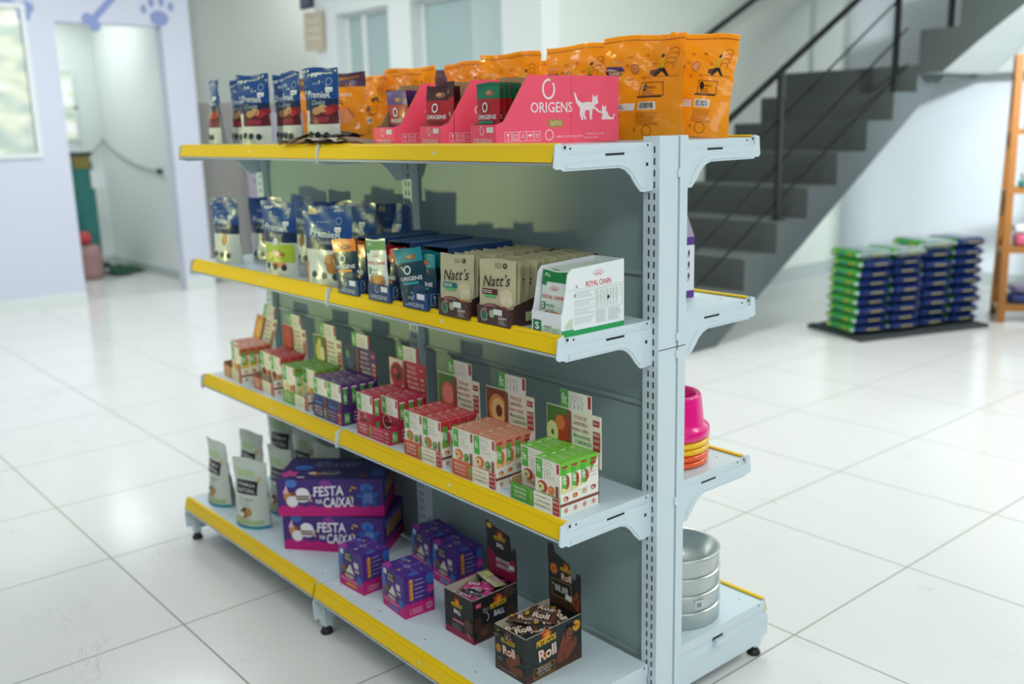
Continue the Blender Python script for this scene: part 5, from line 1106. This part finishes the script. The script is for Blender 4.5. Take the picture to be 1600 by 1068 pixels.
rb = treat_box('roll'); rb.location = (-.128, -.322, Z1); rb.rotation_euler = (0, 0, R(1)); tag(rb, 'dark open box of chocolate roll treats with raised price header at the shelf end', 'treat box')
lb_ = treat_box('ball'); lb_.location = (-.352, -.300, Z1); lb_.rotation_euler = (0, 0, R(2)); tag(lb_, 'black and crimson open box of ball treats beside the roll treat box', 'treat box')
def sachet(kind, sd):
    b = B(); L_, W_, T2 = .088, .036, .016; col = {'roll': '#1b1614', 'rollb': '#4a2a1e', 'ball': '#1a1218', 'pale': '#a9a878', 'pink': '#a82a6a'}[kind]
    F_ = mat(col, .22, bump=.5, bscale=60, coat=.5)
    def P(s_, t, off, sg=1):
        u = s_/L_+.5; v = t/W_+.5; e = max(0, 1-abs(2*u-1)**4)**.6*max(0, 1-abs(2*v-1)**2.2)**.5
        return (s_, t, sg*(T2*.5*e+.0005+off)+.001*math.sin(60*s_+sd))
    b.grid(lambda u, v: P((u-.5)*L_, (v-.5)*W_, 0), 14, 8, F_); b.grid(lambda u, v: P((u-.5)*L_, (v-.5)*W_, 0, -1), 14, 8, F_)
    s = S(b, P, fk, step=.008, eps=.0006)
    if kind.startswith('roll'):
        s.text('Roll', .004, -.002, .040, .020, '#e8d4c4', 2, 0, .03); s.ring(-.004, -.006, .006, .006, .002, '#d8a878', 3, 10); s.rect(-.036, -.006, -.026, .008, '#c9962c', 2); s.rect(.028, -.012, .038, .012, '#6a3a26', 2)
    elif kind == 'pale': s.rect(-.03, -.010, -.002, .010, '#d6d58e', 2); s.rect(.004, -.008, .034, .006, '#c9a0a8', 2)
    else: s.text('BALL', -.012, 0, .034, .012, '#e6dce4', 2, 0, .02); s.rect(.012, -.014, .034, .014, '#b5307a', 2); s.text('Spin', .023, 0, .016, .006, '#f0dce8', 3)
    return b
rr = random.Random(12)
M = Matrix.Translation(rb.location) @ Matrix.Rotation(R(1), 4, 'Z')
GR = 'wrapped roll treats in the dark box'; GBL = 'wrapped ball treats in the black and crimson box'
for x, y, z, a, kd, lb in [(-.082, .030, .098, 62, 'roll', 'black wrapped roll treat at the front left of the dark box'), (-.052, .034, .104, 64, 'roll', 'black wrapped roll treat at the front middle of the dark box'), (-.030, .060, .100, 70, 'roll', 'black wrapped roll treat along the right wall near the front of the dark box'),
        (-.083, .072, .110, 40, 'rollb', 'brown wrapped roll treat lying across the left middle of the dark box'), (-.058, .098, .116, 32, 'rollb', 'brown wrapped roll treat on top in the middle of the dark box'), (-.034, .105, .106, 60, 'roll', 'black wrapped roll treat at the right middle of the dark box'),
        (-.078, .135, .112, 20, 'rollb', 'brown wrapped roll treat at the rear left of the dark box'), (-.040, .146, .108, -12, 'roll', 'black wrapped roll treat at the rear right, under the price header')]:
    p = M @ Vector((x, y, z-.004)); o = place(('sc', kd), lambda: sachet(kd, 3), 'wrapped_treat', p, (R(rr.uniform(-10, 10)), R(rr.uniform(-6, 6)), R(a+1)), lb, 'wrapped treat', GR)
M = Matrix.Translation(lb_.location) @ Matrix.Rotation(R(2), 4, 'Z')
for x, y, z, a, kd, lb in [(-.078, .036, .092, 25, 'ball', 'black wrapped treat at the front left of the black and crimson box'), (-.050, .032, .096, 18, 'pink', 'pink wrapped treat at the front of the black and crimson box'), (-.044, .064, .102, 12, 'ball', 'black wrapped treat in the middle of the black and crimson box'),
        (-.070, .082, .106, 30, 'pink', 'pink wrapped treat at the left middle of the black and crimson box'), (-.052, .108, .124, -6, 'pale', 'pale yellowish wrapped treat lying on top in the black and crimson box'), (-.062, .128, .104, 4, 'ball', 'black wrapped treat at the rear of the black and crimson box')]:
    p = M @ Vector((x, y, z)); place(('sc', kd), lambda: sachet(kd, 5), 'wrapped_treat', p, (R(rr.uniform(-8, 8)), R(rr.uniform(-6, 6)), R(a)), lb, 'wrapped treat', GBL)

# ---------- back side of the shelving
b = B(); PW = '#5c3a8e'
b.box(0, .085, 0, .100, 0, .150, ink('#e6e8ee')); s = right(b, .085, 0, 0)
s.rect(0, 0, .100, .018, PW, 1); s.rect(0, .130, .100, .150, PW, 1)
for k in range(3): s.ell(.082, .055+.028*k, .003, .008, '#2c2c38', 1); s.lines(.070, .042+.028*k, .092, .047+.028*k, 1, '#8a8a98', 1)
s.lines(.01, .03, .06, .12, 14, '#9a9aa8', 1, .25)
b.prism([(0, .150), (.100, .150), (.075, .205), (.025, .205)], .083, .002, 0, ink('#a9a0b4'))
s.rect(.03, .006, .07, .012, '#d9cfe6', 2)
tag(b.build('carton_pack', None, (-.215, .155, Z3), R(-8)), 'white and purple carton with open flap on the rear side shelf', 'carton')
def bowl(rb_, rt, h, fl_, mt, hollow=True):
    b = B(); b.lathe([(0, 0), (rb_, 0), (rb_+.003, .004), (rb_, .010), (rt, h-.004), (rt-.003, h), (rt-.008, h-.002), (rt-.016, h*.45), (rt-.03, h*.30), (0, h*.28)], mt, n=56); return b
cx, cy = -.128, .168
def rim_bowl(z, c, lb, tall=False, ro=.100):
    m_ = mat(c, .22, coat=.3); b = B()
    if tall: b.lathe([(0, .002), (ro-.008, .002), (ro-.001, .006), (ro, .014), (ro-.001, .022), (ro-.004, .028), (ro-.012, .034), (ro-.016, .042), (ro-.023, .104), (ro-.027, .109), (ro-.033, .109), (ro-.037, .104), (ro-.042, .06), (ro-.05, .04), (.0, .036)], m_, n=64)
    else: b.lathe([(0, .002), (ro-.010, .002), (ro-.002, .004), (ro, .009), (ro-.002, .015), (ro-.010, .017), (0, .017)], m_, n=64)
    tag(b.build('pet_bowl', None, (cx, cy, z)), lb, 'bowl', 'plastic bowls stacked on the rear shelf')
rim_bowl(Z2, '#f4622e', 'orange plastic bowl rim at the bottom of the stack on the rear shelf', ro=.098)
rim_bowl(Z2+.0165, '#f25c2c', 'orange plastic bowl rim second from the bottom of the rear stack', ro=.099)
rim_bowl(Z2+.033, '#f6c414', 'yellow plastic bowl rim just above the orange ones', ro=.100)
rim_bowl(Z2+.0495, '#f8cc1c', 'yellow plastic bowl rim right under the pink bowl', ro=.100)
rim_bowl(Z2+.066, '#f00a86', 'bright pink deep plastic bowl on top of the coloured stack', True, .101)
SS = mat('#c2c9c7', .32, .95, noise=.08, nscale=3)
for k in range(4):
    b = B(); r0 = .117-.001*k
    if k < 3: b.lathe([(0, .001), (r0-.004, .001), (r0-.0015, .004), (r0-.0015, .040), (r0, .043), (r0-.001, .0455), (0, .0455)], SS, n=64)
    else: b.lathe([(0, .001), (r0-.004, .001), (r0-.0015, .004), (r0-.002, .042), (r0, .048), (r0-.003, .050), (r0-.010, .046), (r0-.03, .012), (0, .008)], SS, n=64)
    if k == 1: s = S(b, lambda x_, t, o, r0=r0: (math.cos(x_/r0)*(r0-.001+o), math.sin(x_/r0)*(r0-.001+o), t), step=.006); s.rect(-.010, .010, .018, .034, '#cdd3d2', 1); s.rect(-.004, .014, .010, .027, '#8a908f', 2)
    tag(b.build('steel_bowl', None, (-.134, .206, Z1+.0458*k), R(-20)), ['bottom stainless steel bowl of the stack on the rear base shelf', 'second lowest stainless steel bowl, with a small sticker', 'third stainless steel bowl from the bottom of the metal stack', 'topmost stainless steel bowl, open and shiny'][k], 'bowl', 'stainless steel bowls on the rear base shelf')
